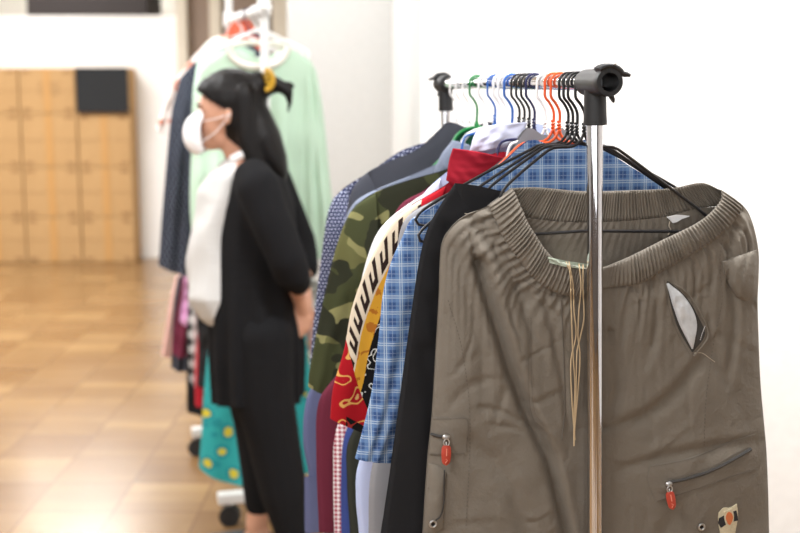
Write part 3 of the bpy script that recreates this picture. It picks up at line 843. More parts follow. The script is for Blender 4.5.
# left thigh pocket
patch('thigh_pocket', [(432,418),(450,418),(468,419)], [(432,418),(431,435),(429,455)], [(429,455),(448,455),(466,454)], [(468,419),(467,436),(466,454)], khaki, .0016, .001, 20, 14)
stitch('thigh_pocket_seam', [(433,419),(450,419),(467,420),(466,453)], M['darkthread'], .0005, .004)
stitch('thigh_pocket_seam', [(430,454),(448,454),(465,453)], M['darkthread'], .0005, .004)
stitch('zip', [(431,434),(438,436),(446,437)], M['zip'], .002, .004, 16, dash=False)
patch('cuff_pocket', [(429,464),(438,466),(446,472)], [(429,464),(427,490),(424,532)], [(424,532),(434,533),(443,528)], [(446,472),(444,495),(443,528)], khaki, .003, .007, 16, 18)
stitch('cuff_pocket_seam', [(428,488),(436,489),(443,488)], M['darkthread'], .0007, .011, 16)
stitch('pull_cord', [(444.5,470),(444,488),(443.5,505),(440,517),(436,520)], M['zip'], .0011, .011, 20, dash=False)
def eyelet(x, y, off=.004):
    c = hit(x, y, off); mb = MB(); mb.tube([c + Vector((.0045*math.cos(t), 0, .0045*math.sin(t))) for t in np.linspace(0, 6.28, 19)[:-1]], .0016, 8, closed=True)
    e = mb.build('eyelet', M['steel'], kh)
    MB().lathe(c + Vector((0, .0008, 0)), c + Vector((0, -.0002, 0)), [(0, .0001), (0, .004), (.0006, .004), (.0006, .0001)], 16).build('eyelet_hole', M['hole'], e)  # black disc stands in for the shade inside the ring
eyelet(433, 524, .012); eyelet(701.5, 527)
# shield badge: frayed cream cloth, black block, orange oval
bcl = cloth('cream_badge_cloth', (206, 196, 168), .35, wr=160)
bd = patch('badge', [(719,513),(724,508),(730,508),(737,504)], [(719,513),(718.5,521),(721,536)], [(721,536),(728,540),(735,534)], [(737,504),(738,516),(735,534)], bcl, .0022, .001, 12, 16)
patch('badge_block', [(719,518.5),(727,514),(736.5,510.5)], [(719,518.5),(719,524),(721,528)], [(721,528),(729,523),(738,520.5)], [(736.5,510.5),(737.5,515),(738,520.5)], plain('black_print', (34, 34, 38), .8), .0036, 0, 8, 6, bd)
patch('badge_field', [(724.5,512),(728,510),(732.5,509)], [(724.5,512),(724.5,519),(727,527)], [(727,527),(730,527),(733.5,523)], [(732.5,509),(734,516),(733.5,523)], bcl, .0044, 0, 8, 8, bd)
patch('badge_oval', [(727,514),(729,512),(731.5,513)], [(727,514),(726,518),(728,524)], [(728,524),(730,525),(732,522)], [(731.5,513),(733,517),(732,522)], plain('orange_print', (198, 110, 64), .8), .0055, 0, 8, 8, bd)
# drawstring
dr = MB()
strands = [[(566,262),(570,272),(571,300),(572,330),(573,355),(575,385),(574,415),(574,446)],
           [(569,262),(573,285),(574,310),(576,335),(571,360),(572,400),(575,440)],
           [(579,264),(581,285),(579,310),(578,335),(580,355),(578,390),(575,425),(574,446)],
           [(583,265),(583,290),(584,318),(580,338),(577,352),(576,395),(574,440)]]
for st in strands: dr.tube([hit(a, b, .0045) for a, b in spline(st, 50)], .0011, 7)
dr.build('drawstring', M['cord'], kh)
patch('drawstring_tab', [(548,257),(566,261),(586,264)], [(548,257),(549,260),(550,263)], [(550,263),(566,267),(586,269)], [(586,264),(586,266),(586,269)], cloth('pale_green_lining', (158, 166, 150), .2, wr=150), .003, .001, 14, 5)
# care tag inside the back
patch('care_tag', [(667,217),(678,215),(690,216)], [(667,217),(670,220),(673,223)], [(673,223),(677,222),(682,219)], [(690,216),(688,217),(682,219)], M['white'], .003, 0, 10, 6)
stitch('care_tag_thread', [(670,221),(669,226),(671,230),(668,235)], M['thread'], .0009, .002, 12, dash=False)

def simple_trousers(i, label, T, L, mat, th, Rlim=None, seed=1, seam=None):
    pl = PL[i]; t = thing('trousers', label, 'trousers', pl.o, pl.a, 'dark trousers behind the cargo trousers')
    Tu = pl.L(T); Lu = pl.L(L)
    Lu = Lu + [(Lu[-1][0]-.01, -.98)]
    Ru = [(-u*.92 + .0, z) for u, z in Lu]
    Ru[0] = Tu[-1]
    Bu = [Lu[-1], (0, -.985), Ru[-1]]
    Tb = [(u, z) for u, z in Tu]
    o = trousers_mesh('trouser_body', pl, Tu, Tb, Lu, Ru, Bu, mat, t, 61, 120, .45, th, [([(a[0]+.03, a[1]), (a[0]+.06, a[1]-.3)], .004, .01, .002) for a in Lu[2:6]], seed, 0, .0012)
    # waistband, a raised strip around the top
    T2 = spline(Tu, 40); dz = np.array([[0.004, -.042]])
    k = np.linspace(0, 1, 40)[:, None]
    B2 = T2 + dz*(1-k) + np.array([[-.004, -.042]])*k
    tube_cloth('waistband', T2, [T2[0], B2[0]], B2, [T2[-1], B2[-1]], mat, t, th+.006, 40, 6, seed, .0006, 0, 3, 3.5, 1.0, False)
    mb = MB(); q = [(p[0], -(th/2+.004)*max(0.0, 1-abs(2*j/39-1)**3.5)**.5-.001, p[1]) for j, p in enumerate(B2)]
    for j in range(0, 38): mb.tube([q[j], tuple((a+b)/2 for a, b in zip(q[j], q[j+1]))], .0007, 5)
    mb.build('waist_stitching', M['thread'] if seam else M['darkthread'], t)
    return t
simple_trousers(1, 'black trousers with pale waist stitching directly behind the taupe cargo trousers', [(455,183),(478,186),(505,192),(577,206),(640,210),(690,212)],
    [(455,183),(441,204),(427,230),(419,262),(413,300),(406,350),(398,410),(390,470),(381,540)], M['blackcloth'], .012, seed=4, seam=True)
simple_trousers(2, 'faded black trousers second behind the taupe cargo trousers', [(432,236),(500,240),(577,245),(640,245),(690,240)],
    [(432,236),(428,250),(424,270),(418,310),(414,360),(401,430),(391,480),(380,540)], M['blackcloth2'], .008, seed=6)
simple_trousers(3, 'dark charcoal trousers last of the three behind the taupe cargo trousers', [(438,236),(500,240),(577,245),(640,245),(680,240)],
    [(438,236),(435,250),(432,280),(426,330),(420,380),(404,440),(395,490),(386,540)], M['blackcloth'], .008, seed=8)

# ------------------------------------------------------------------ shirts
def shirt(i, label, outer, cuff_in, armpit, bodyL, mats, th=.026, hem=-.80, seed=1, collar=None, name='shirt', sleeve_p=3, fold=.003, cat='shirt', group='shirts on the foreground rail',
          buttons=False, rs=1.0):
    """outer: px from neck along the shoulder to the cuff's outer corner; first index of sleeve given by 'k'"""
    pl = PL[i]; pts, k = outer
    gaps = [(PL[j].o-pl.o).length for j in (i-1, i+1) if j < len(PL)]
    th = min(th, .72*min(gaps)); fold = min(fold, th*.1)
    t = thing(name, label, cat, pl.o, pl.a, group)
    bm_, sm_ = mats
    O = pl.L(pts); ci = pl.uz(*cuff_in); ap = pl.uz(*armpit); bl = pl.L(bodyL)
    sh = O[:k+1]                         # neck .. shoulder tip
    neck = sh[0]
    hl = (bl[-1][0], hem)
    Lb = [sh[-1], ap] + bl + [hl]
    mir = lambda q: [(-u*rs, z) for u, z in q]
    nd = -.012
    Tt = sh[::-1] + [(0, neck[1] + nd)] + mir(sh)
    tube_cloth('shirt_body', Tt, Lb, [hl, (0, hem-.01), (-hl[0]*rs, hem)], mir(Lb), bm_, t, th, 60, 90, seed, fold, nf=5, topth=.45, captop=False)
    so = O[k-1:] if k > 0 else O
    for sgn in (1, -1):
        fx = (lambda q: q) if sgn == 1 else mir
        Lq = fx(so); Rq = fx([ap, ci]); Tq = fx([so[0], ((so[0][0]+ap[0])/2, (so[0][1]*.6+ap[1]*.4)), ap]); Bq = fx([so[-1], ci])
        if sgn == -1: Lq, Rq, Tq, Bq = Rq, Lq, Tq[::-1], Bq[::-1]
        s_ = tube_cloth('sleeve', Tq, Lq, Bq, Rq, sm_, t, th*1.15, 48, 90, seed+3, fold*.7, nf=2, p=2.4, topth=.6, v0=-.001, captop=False)
    if collar is not None:
        cp, cm = collar
        T, L, B, R = [pl.L(q) for q in cp]
        tube_cloth('collar', T, L, B, R, cm, t, th*.7, 30, 24, seed+5, .0012, v0=-.006, nf=1.3, p=2.2, topth=.8, capbot=True)
        mir = lambda q: [(-u*.55, z-.025) for u, z in q]
        tube_cloth('collar', mir(T)[::-1], mir(R), mir(B)[::-1], mir(L), cm, t, th*.8, 30, 24, seed+6, .003, v0=-.006, nf=1.3, p=2.2, topth=.8, capbot=True)
    if buttons:
        for q in range(6):
            z = neck[1] - .07 - q*.1
            MB().lathe((0, -th/2-.006, z), (0, -th/2, z), [(0, .0001), (0, .005), (.002, .0055), (.003, .004), (.003, .0001)], 14).build('button', M['whiteplastic'], t)
    return t

shirt(4, 'blue plaid shirt with short sleeves hanging behind the black trousers on an orange hanger',
      ([(530,140),(505,160),(470,184),(430,208),(411,220),(402,238),(391,262),(383,292),(379,330),(371,392),(355,458)], 4), (393,462), (440,330), [(437,400),(425,500)],
      (M['plaid'], M['plaid']), .030, seed=11, rs=1.12)
shirt(5, 'pale blue plaid shirt between the darker plaid shirt and the grey T-shirt',
      ([(520,148),(500,163),(470,186),(435,207),(418,222),(410,245),(402,290),(395,340)], 4), (425,350), (440,320), [(437,400),(420,500)],
      (M['plaidlt'], M['plaidlt']), .018, seed=12)
shirt(6, 'plain grey T-shirt behind the plaid shirts',
      ([(528,128),(505,158),(470,182),(435,200),(412,212),(402,224),(397,245),(390,300),(384,350)], 4), (420,355), (425,320), [(398,400),(372,465),(368,533)],
      (M['grey'], M['grey']), .026, seed=13)
red_coll = ([(505,158),(480,152),(452,148)][::-1], [(452,148),(448,162),(445,180)], [(445,180),(465,190),(485,186)], [(505,158),(497,170),(485,186)])
shirt(7, 'red shirt with cream and black key border, yellow band and gold flowers on its sleeve',
      ([(505,152),(480,160),(445,186),(412,205),(394,220),(381,240),(368,264),(352,308),(344,350),(333,388),(330,418)], 3), (378,438), (405,330), [(395,400),(385,440),(380,533)],
      (M['red'], M['printsl']), .032, seed=14, collar=(red_coll, M['red']))
lav_coll = ([(478,128),(500,124),(527,122)], [(478,128),(472,138),(468,152)], [(468,152),(485,150),(510,146)], [(527,122),(520,135),(510,146)])
shirt(8, 'pale lavender shirt whose light blue body shows below the plaid cuff',
      ([(520,124),(500,134),(470,156),(440,178),(425,192),(415,215),(405,260),(395,320)], 4), (420,330), (420,300), [(390,380),(358,465),(356,500),(359,533)],
      (M['ltblue'], M['lav']), .018, seed=15, collar=(lav_coll, M['lav']))
shirt(9, 'dark olive top hanging next to the light blue shirt',
      ([(505,150),(480,165),(440,195),(420,215),(412,250),(405,300)], 3), (425,310), (410,290), [(385,380),(349,440),(347,480),(350,533)],
      (M['olive'], M['olive']), .016, seed=16)
shirt(10, 'white shirt with smooth shoulder between the red print and camouflage shirts',
      ([(488,150),(470,164),(430,190),(395,214),(378,232),(368,255),(359,290),(350,340),(345,375)], 3), (380,380), (390,300), [(375,400),(372,440),(370,533)],
      (M['white'], M['white']), .026, seed=17)
shirt(11, 'royal blue shirt of which only the lower body shows beside the red gingham',
      ([(490,150),(465,170),(425,198),(405,215),(395,250),(385,300)], 3), (410,310), (400,290), [(370,380),(345,435),(341,480),(341,533)],
      (M['bluec'], M['bluec']), .022, seed=18)
shirt(12, 'red and white gingham shirt showing as a thin strip beside the maroon shirt',
      ([(483,150),(460,170),(420,196),(400,212),(390,250),(380,300)], 3), (400,310), (395,290), [(360,380),(336,430),(333,480),(334,533)],
      (M['ging'], M['ging']), .020, seed=19)
shirt(13, 'maroon shirt hanging below the camouflage sleeve',
      ([(484,148),(465,160),(425,190),(400,205),(385,240),(375,300)], 3), (395,310), (390,290), [(340,370),(319,400),(316,450),(319,533)],
      (M['maroon'], M['maroon']), .018, seed=20)
shirt(14, 'green camouflage T-shirt with dark brown patches',
      ([(462,166),(440,172),(405,182),(375,193),(355,206),(345,222),(336,248),(326,288),(316,335),(309,372),(308,386)], 4), (344,402), (380,330), [(365,400),(345,440),(340,533)],
      (M['camo'], M['camo']), .036, seed=21)
sl_coll = ([(452,140),(466,144),(478,150)], [(452,140),(440,155),(428,182)], [(428,182),(437,187),(447,180)], [(478,150),(465,162),(447,180)])
shirt(15, 'blue-grey chambray shirt with a large open collar',
      ([(466,146),(445,160),(410,176),(375,190),(355,202),(345,220),(338,255),(332,300),(325,350)], 3), (350,355), (370,320), [(350,400),(330,440),(325,533)],
      (M['slateb'], M['slateb']), .030, seed=22, collar=(sl_coll, M['slateb']))
shirt(16, 'dark green top on the green hanger near the far post',
      ([(472,129),(462,134),(450,150),(434,172),(420,192),(405,230),(400,280)], 3), (385,290), (375,280), [(350,400),(340,440),(335,533)],
      (M['dkgreen'], M['dkgreen']), .018, seed=23)
shirt(17, 'charcoal shirt with long sloping shoulder beside the far post',
      ([(449,122),(437,132),(418,149),(392,160),(368,172),(354,186),(348,202),(343,235),(338,290),(332,350)], 4), (350,355), (365,300), [(350,380),(345,440),(340,533)],
      (M['charcoal'], M['charcoal']), .028, seed=24)
shirt(18, 'slate lilac shirt whose body hangs lowest at the far left of the rack',
      ([(440,150),(415,162),(385,175),(362,188),(348,203),(343,225),(336,262),(330,310),(323,360)], 4), (345,365), (360,300), [(330,360),(308,395),(303,440),(309,480),(305,533)],
      (M['lilac'], M['lilac']), .024, seed=25)
shirt(19, 'navy shirt with fine white dots at the very back of the rail',
      ([(432,142),(415,146),(400,152),(372,171),(346,187),(333,199),(327,215),(322,250),(316,300),(311,350),(309,375)], 5), (340,380), (360,300), [(340,380),(325,420),(322,533)],
      (M['dotn'], M['dotn']), .028, seed=26)

# ------------------------------------------------------------------ person
def blob(name, balls, mat, parent, voxel=.008, smooth=4, cut=None):
    """balls: chains of (x,y,z,r) or (x,y,z,(rx,ry,rz)); consecutive entries are filled; then fused to one skin"""
    mb = MB()
    for ch in balls:
        for a, b in zip(ch[:-1], ch[1:]) if len(ch) > 1 else [(ch[0], ch[0])]:
            pa, pb = Vector(a[:3]), Vector(b[:3])
            ra = Vector(a[3]) if hasattr(a[3], '__len__') else Vector((a[3],)*3)
            rb = Vector(b[3]) if hasattr(b[3], '__len__') else Vector((b[3],)*3)
            m_ = max(1, int((pb-pa).length / (min(min(ra), min(rb))*.35) + 1))
            for q in range(m_+1):
                t = q/m_; mb.ball(pa.lerp(pb, t), ra.lerp(rb, t), 10, 14)
    me = bpy.data.meshes.new('tmp'); me.from_pydata(mb.v, [], mb.f)
    o = bpy.data.objects.new('tmp', me); COL.objects.link(o)
    r_ = o.modifiers.new('r', 'REMESH'); r_.mode = 'VOXEL'; r_.voxel_size = voxel
    s_ = o.modifiers.new('s', 'SMOOTH'); s_.iterations = smooth; s_.factor = .5
    dg = bpy.context.evaluated_depsgraph_get(); dg.update()
    m2 = bpy.data.meshes.new_from_object(o.evaluated_get(dg))
    bpy.data.objects.remove(o)
    if cut:
        bm = bmesh.new(); bm.from_mesh(m2)
        bmesh.ops.delete(bm, geom=[v for v in bm.verts if cut(v.co)], context='VERTS'); bm.to_mesh(m2); bm.free()
    m2.name = name
    return mobj(name, m2, mat, parent)
PY = 3.5; PX = P(255, 300, PY).x
pe = thing('person', 'woman in long black cardigan and white face mask, standing in profile beside the white rack', 'person', (PX, PY, 0))
def q(px, py, dy, r): p = P(px, py, PY); return (p.x-PX, dy, p.z, r)
skin = plain('skin', (204, 154, 128), .5, Subsurface_Weight=.1, Subsurface_Radius=(.02, .01, .006))
hairm = NM('black_hair'); ho = hairm.node('ShaderNodeTexCoord').outputs['Object']; hn = hairm.noise(60, ho, 4, sc3=(1, 1, .12))
hairm.done(hairm.mix(hn, lin((10, 9, 10)), lin((24, 21, 20))), .5, bump=hn, bs=.5, bd=.006, Specular_IOR_Level=.22)
knit = cloth('black_knit', (22, 22, 24), .15, wr=30)
kneel = lambda x: x
feet_z = .03
hx, hz = q(228, 110, 0, 0)[0], q(228, 110, 0, 0)[2]
def arm(side_):
    y = side_*.17
    sh_, el, wr_ = q(262, 182, y, .045), q(293, 254, y*1.1, .038), q(300, 288, y*.42, .026)
    hand = q(305, 305, y*.28, (.022, .016, .034))
    ch = [[q(255, 178, y*.6, .05), sh_, q(278, 220, y*1.1, .042), el], [el, q(300, 272, y*.85, .032), wr_], [wr_, hand]]
    # fingers: four of unequal length, slightly curled forward, and a thumb
    for k, (dx, ln) in enumerate(((-.021, .058), (-.007, .066), (.007, .062), (.020, .048))):
        bx, bz = hand[0] + dx, hand[2] - .028
        ch.append([(bx, hand[1], bz, .0085), (bx - .004, hand[1] + .003, bz - ln*.55, .0080), (bx - .014, hand[1] + .008, bz - ln, .0068)])
    ch.append([(hand[0]-.012, hand[1], hand[2]+.012, .011), (hand[0]-.032, hand[1]-.004, hand[2]-.014, .0095), (hand[0]-.036, hand[1]-.004, hand[2]-.040, .008)])
    return ch
zk = lambda z: z
def leg(s_):
    y = s_*.085
    if s_ < 0: pts = [(264, 330, .092), (267, 390, .086), (276, 430, .074), (286, 480, .066), (297, 530, .044)]; fx = 300
    else: pts = [(250, 330, .088), (247, 390, .076), (252, 430, .062), (256, 475, .054), (255, 513, .036), (254, 530, .036)]; fx = 252
    c = [q(a, b, y, r) for a, b, r in pts]
    x = q(fx, 500, 0, 0)[0]
    foot = [(x, y, .09, .034), (x+.012, y, .055, .034)]
    return [c + [foot[0]], foot, [(x+.022, y, .040, .030), (x-.06, y, .032, .030), (x-.15, y, .024, (.03, .036, .018))]]
tors = [[q(255, 320, 0, (.095, .15, .10)), q(252, 270, 0, (.09, .125, .10)), q(250, 215, 0, (.09, .14, .09)), q(252, 185, 0, (.075, .15, .06)), q(246, 165, 0, (.055, .07, .05))],
        [q(246, 165, 0, .052), q(238, 150, 0, .046), q(234, 130, 0, .05)]]
head = [[(hx, 0, hz+.005, (.088, .073, .092))], [(hx-.028, 0, hz-.045, (.060, .058, .062))], [(hx-.052, 0, hz-.095, (.030, .030, .026)), (hx-.02, 0, hz-.075, (.045, .05, .04))],
        [(hx-.088, 0, hz-.018, .012), (hx-.103, 0, hz-.042, .013)], [(hx-.080, 0, hz+.015, (.012, .045, .010))]]
# ears
for s_ in (-1, 1): head.append([(hx+.012, s_*.076, hz-.005, (.014, .008, .018)), (hx+.008, s_*.074, hz-.032, (.010, .007, .012))])
blob('body', tors + head + arm(-1) + arm(1) + leg(-1) + leg(1), skin, pe, .0065, 3)
# eyes and brows
for s_ in (-1, 1):
    e = MB().ball((hx-.078, s_*.032, hz-.008), (.010, .013, .010)).build('eye', plain('eye_white', (235, 232, 228), .25), pe)
    MB().ball((hx-.086, s_*.033, hz-.008), (.0035, .006, .006)).build('iris', plain('dark_iris', (30, 20, 16), .2), e)
    MB().tube([(hx-.084, s_*.018, hz+.014), (hx-.086, s_*.035, hz+.019), (hx-.074, s_*.052, hz+.014)], .003, 6).build('eyebrow', hairm.m, pe)
# hair: cap, long fall down the back, gathered tuft above the clip
hair = [[(hx+.014, 0, hz+.030, (.106, .086, .096))], [(hx+.045, 0, hz-.02, (.078, .084, .10)), q(262, 140, 0, (.060, .082, .07)), q(275, 160, 0, (.038, .07, .05)), q(282, 172, 0, (.02, .05, .03))],
        [(hx-.040, 0, hz+.050, (.055, .072, .052))],
        [q(246, 100, -.07, (.03, .02, .05)), q(250, 135, -.075, (.03, .018, .05)), q(258, 160, -.07, (.025, .02, .04))],
        [q(246, 100, .07, (.03, .02, .05)), q(250, 135, .075, (.03, .018, .05)), q(258, 160, .07, (.025, .02, .04))],
        [q(258, 86, 0, .045), q(270, 84, 0, .030), q(280, 86, 0, .020), q(288, 92, 0, .015), q(290, 103, 0, .008), q(288, 112, 0, .004)],
        [q(280, 86, 0, .016), q(290, 84, .01, .008), q(296, 88, .01, .003)]]
blob('hair', hair, hairm.m, pe, .006, 3, cut=lambda c: c.x < hx-.002 and c.z < hz + (hx-c.x)*.62)
cl = MB()
cc = Vector(q(267, 80, -.02, 0)[:3])
for s_ in (-1, 1):
    cl.tube([cc + Vector((.022*math.sin(t), s_*.012-.02, .030*math.cos(t))) for t in np.linspace(0, 3.1, 10)], .007, 8)
for k in range(4): cl.tube([cc + Vector((.004+.004*k, -.035, .02-.013*k)), cc + Vector((-.01, .01, .018-.013*k))], .005, 6)
cl.build('hair_clip', plain('amber_plastic', (190, 148, 40), .3), pe)
# mask: cupped shell over nose and chin with ear loops
mb = MB(); nu, nv = 22, 16; vs = []
mc = Vector((hx-.045, 0, hz-.062))
for lay in (0, 1):
    for i in range(nv):
        for j in range(nu):
            a = -1.25 + 2.5*j/(nu-1); b_ = -1.1 + 2.2*i/(nv-1)
            k = 1.0 - lay*.05
            x = -.092*math.cos(a)*math.cos(b_)**.7*k; y = .078*math.sin(a)*k; z = .072*math.sin(b_)*(.75+.25*math.cos(a))*k
            vs.append(mc + Vector((x, y, z - .01*math.cos(a))))
fs = []
for lay in (0, 1):
    for i in range(nv-1):
        for j in range(nu-1): a = lay*nu*nv + i*nu+j; fs.append((a, a+1, a+nu+1, a+nu))
mb.add(vs, fs); mask = mb.build('face_mask', plain('white_mask_fabric', (244, 244, 246), .8), pe)
for s_ in (-1, 1):
    for dz in (.03, -.035):
        MB().tube([mc + Vector((-.03, s_*.074, dz)), mc + Vector((.02, s_*.083, dz*.6+.02)), Vector((hx+.020, s_*.084, hz-.01))], .0012, 6).build('ear_loop', M['whiteplastic'], mask)
# white blouse, loose in front
blo = blob('blouse', [[q(238, 160, 0, (.045, .06, .015)), q(233, 174, 0, (.070, .12, .03)), q(227, 195, 0, (.088, .13, .05)), q(222, 225, 0, (.092, .13, .06)), q(220, 260, 0, (.096, .13, .06)), q(219, 292, 0, (.097, .14, .05)), q(224, 312, 0, (.07, .12, .03)), q(228, 322, 0, (.05, .09, .02))]],
     cloth('white_blouse_cotton', (206, 206, 204), .06), pe, .009, 4)
for v in blo.data.vertices:
    c_ = v.co; k = .004*math.sin(c_.y*60+c_.z*18) + .006*math.sin(c_.z*30+c_.y*25+1); c_.x += k
blob('blouse_collar', [[q(236, 158, -.06, .014), q(248, 152, -.07, .013), q(258, 150, -.045, .012), q(262, 150, 0, .012)], [q(236, 158, .06, .014), q(248, 152, .07, .013), q(262, 150, 0, .012)]], cloth('white_collar_cotton', (235, 235, 235), .03), pe, .006, 2)
# black long cardigan with three-quarter sleeves
car = [[q(256, 170, 0, (.062, .14, .025)), q(257, 182, 0, (.095, .16, .04)), q(257, 205, 0, (.118, .168, .06)), q(255, 235, 0, (.130, .168, .09)), q(254, 268, 0, (.134, .168, .09)), q(254, 310, 0, (.142, .172, .09)), q(257, 350, 0, (.146, .178, .09)), q(258, 400, 0, (.140, .17, .08))]]
for s_ in (-1, 1):
    y = s_*.17
    car.append([q(259, 176, y*.75, .062), q(265, 184, y*.95, .066), q(278, 215, y*1.06, .062), q(293, 250, y*1.1, .058), q(297, 264, y*1.0, .054), q(302, 274, y*.8, .042)])
zh = q(0, 397, 0, 0)[2]
carm = blob('cardigan', car, knit, pe, .009, 4, cut=lambda c: c.z < zh + .012*math.sin(math.atan2(c.y, c.x)*3))
# vertical folds in the cardigan skirt
for v in carm.data.vertices:
    c_ = v.co; z0 = q(0, 262, 0, 0)[2]
    if c_.z < z0:
        an = math.atan2(c_.y, c_.x); k = min(1, (z0-c_.z)/.3)*.008
        s_ = 1 + k*math.sin(an*13)/.12; c_.x *= s_; c_.y *= s_
blob('leggings', [leg(-1)[0][:-1], leg(1)[0][:-1]] and [[(a[0], a[1], a[2], (a[3] if not hasattr(a[3], '__len__') else a[3][0])+.009) for a in (leg(s_)[0][:-1] if s_ < 0 else leg(s_)[0][:-2])] for s_ in (-1, 1)], knit, pe, .009, 3)
for s_ in (-1, 1):
    x = leg(s_)[1][0][0]; y = s_*.085
    blob('shoe', [[(x+.020, y, .040, (.042, .040, .036)), (x-.06, y, .036, (.04, .042, .034)), (x-.15, y, .028, (.045, .044, .026))]], plain('black_shoe_leather', (24, 24, 24), .5), pe, .008, 2,
         cut=lambda c: c.z < .0005 or (c.z > .062 and c.x > x-.035))

# ------------------------------------------------------------------ white rack behind the person
wp = plain('white_powder_coat', (228, 228, 226), .4)
BX0 = P(265, 60, 3.85); BX1 = P(230, 60, 4.62)
bz = P(268, 8, 3.85).z
r2 = thing('clothes_rack', 'white garment rack with black casters behind the woman in black', 'clothes rack', (BX0.x, BX0.y, 0))
def Q3(v): return Vector(v) - Vector((BX0.x, BX0.y, 0))
n0 = Vector((BX0.x, BX0.y, bz)); n1 = Vector((BX1.x, BX1.y, bz))
brd = (n1-n0).normalized(); bang = math.atan2(-(brd.x), brd.y); bsd = Vector((math.cos(bang), math.sin(bang), 0))
MB().tube([Q3(n0 - brd*.07), Q3(n1 + brd*.07)], .014, 16).build('rail', wp, r2)
zl = P(235, 276, 4.2).z
MB().tube([Q3(Vector((n0.x, n0.y, zl))), Q3(Vector((n1.x, n1.y, zl)))], .012, 16).build('lower_rail', wp, r2)
for e in (n0, n1):
    MB().tube([Q3(Vector((e.x, e.y, bz + .16))), Q3(Vector((e.x, e.y, .10)))], .015, 16).build('post', wp, r2)
    MB().box((-.02, -.02, bz-.025), (.02, .02, bz+.035), Matrix.Translation(Vector((e.x-BX0.x, e.y-BX0.y, 0)))).build('corner_joint', wp, r2, False, .004)
    Mx = Matrix.Translation(Vector((e.x-BX0.x, e.y-BX0.y, .10))) @ Matrix.Rotation(bang, 4, 'Z')
    MB().box((-.19, -.022, -.018), (.19, .022, .018), Mx).build('base_bar', wp, r2, False, .004)
    for s_ in (-.15 if e is n0 else -.17, .17):
        c = Mx @ Vector((s_, 0, 0))
        MB().tube([c + Vector((0, 0, -.01)), c + Vector((0, 0, -.05))], .008, 10).build('caster_stem', M['steel'], r2)
        MB().tube([Vector((c.x, c.y-.018, .036)), Vector((c.x, c.y+.018, .036))], .036, 22).build('caster_wheel', M['blackplastic'], r2)
def bplane(t, zz=None):
    p = n0.lerp(n1, t); return Plane(p.x, p.y, bang*.3, zz if zz else bz)
def bgarment(nm, label, cat, t, T, L, B, R, mat, th=.06, lower=False, seed=1, hm='whiteplastic', nf=4, fold=.008, group='clothes on the white rack', hang=True, hlabel=None):
    pl = bplane(t, zl if lower else bz)
    g = thing(nm, label, cat, pl.o, pl.a, group)
    tube_cloth('cloth_body', pl.L(T), pl.L(L), pl.L(B), pl.L(R), mat, g, th, 50, 60, seed, fold, nf=nf, p=3, topth=.3)
    if hang:
        hanger(pl, hlabel, M[hm], 'plastic', half=.16, wr=.003, railr=.014 if not lower else .012, group='hangers on the white rack', nz=-.07, drop=.07)
    return pl, g
# mint poncho top nearest
plm, mg = bgarment('mint_top', 'mint green loose top with a cream neckline hanging behind the woman', 'top', .10,
    [(200,72),(215,58),(232,50),(262,58),(286,49),(302,55),(316,70)], [(200,72),(193,100),(191,150),(190,200),(192,235)], [(192,235),(230,242),(280,246),(312,250)], [(316,70),(312,120),(310,180),(312,250)], M['mint'], .07, seed=31, nf=6,
    hlabel='white hanger inside the mint green top on the white rack')
mt, ml, mb_, mr = [plm.L(z) for z in ([(298,54),(308,58),(317,74)], [(298,54),(300,130),(303,250)], [(303,250),(320,258),(337,254)], [(317,74),(323,110),(330,180),(337,254)])]
tube_cloth('sleeve', mt, ml, mb_, mr, M['mint'], mg, .06, 30, 50, 32, .008, nf=2, p=2.5, topth=.5)
nk = MB(); npx = [(229,46),(232,56),(242,64),(258,67),(274,65),(284,57),(289,46)]
nk.tube([(u, -.028, z) for u, z in spline(plm.L(npx), 30)], .012, 10); nk.build('neck_trim', M['cream'], mg)
nb = MB(); nb.tube([(u, .02, z) for u, z in spline(plm.L([(229,46),(245,43),(270,43),(289,46)]), 20)], .010, 10); nb.build('neck_trim', M['cream'], mg)
bgarment('pale_blouse', 'white blouse with pale green front hanging between the mint top and navy dress', 'blouse', .22,
    [(197,62),(205,45),(218,38),(235,42),(255,52)], [(197,62),(193,90),(192,150),(193,215)], [(193,215),(220,220),(256,220)], [(255,52),(256,120),(256,220)], cloth('pale_mint_cotton', (206, 232, 216), .05), .05, seed=33,
    hlabel='white hanger inside the pale blouse on the white rack')
bgarment('navy_dress', 'long navy spotted dress on the white rack left of the woman', 'dress', .40,
    [(180,78),(195,62),(212,48),(230,38),(250,44),(268,58)], [(180,78),(172,110),(166,170),(161,225),(158,266)], [(158,266),(180,273),(215,274),(255,270)], [(268,58),(262,140),(255,270)], M['dotbg'], .07, seed=34, nf=6, hm='navyp',
    hlabel='navy hanger inside the spotted dress on the white rack')
plw, wgm = bgarment('floral_blouse', 'white blouse with peach flowers, leftmost of the clothes on the white rack', 'blouse', .60,
    [(186,66),(200,50),(213,38),(232,36),(250,50)], [(186,66),(178,110),(176,170),(178,225)], [(178,225),(210,230),(245,225)], [(250,50),(248,140),(245,225)], M['floralw'], .05, seed=35,
    hlabel='white hanger inside the peach floral blouse')
a_, b_, c_, d_ = [plw.L(z) for z in ([(184,68),(192,60),(198,66)], [(184,68),(170,90),(161,112),(155,130)], [(155,130),(165,137),(176,140)], [(198,66),(188,100),(176,140)])]
tube_cloth('sleeve', a_, b_, c_, d_, M['floralw'], wgm, .05, 24, 30, 36, .005, nf=2, p=2.4, topth=.5)
bgarment('coral_top', 'small coral top whose shoulders rise above the navy dress', 'top', .74,
    [(226,34),(234,22),(243,18),(252,24),(260,38)], [(226,34),(222,80),(222,150)], [(222,150),(240,152),(262,150)], [(260,38),(262,90),(262,150)], M['coral'], .05, seed=37,
    hlabel='white hanger inside the coral top on the white rack')
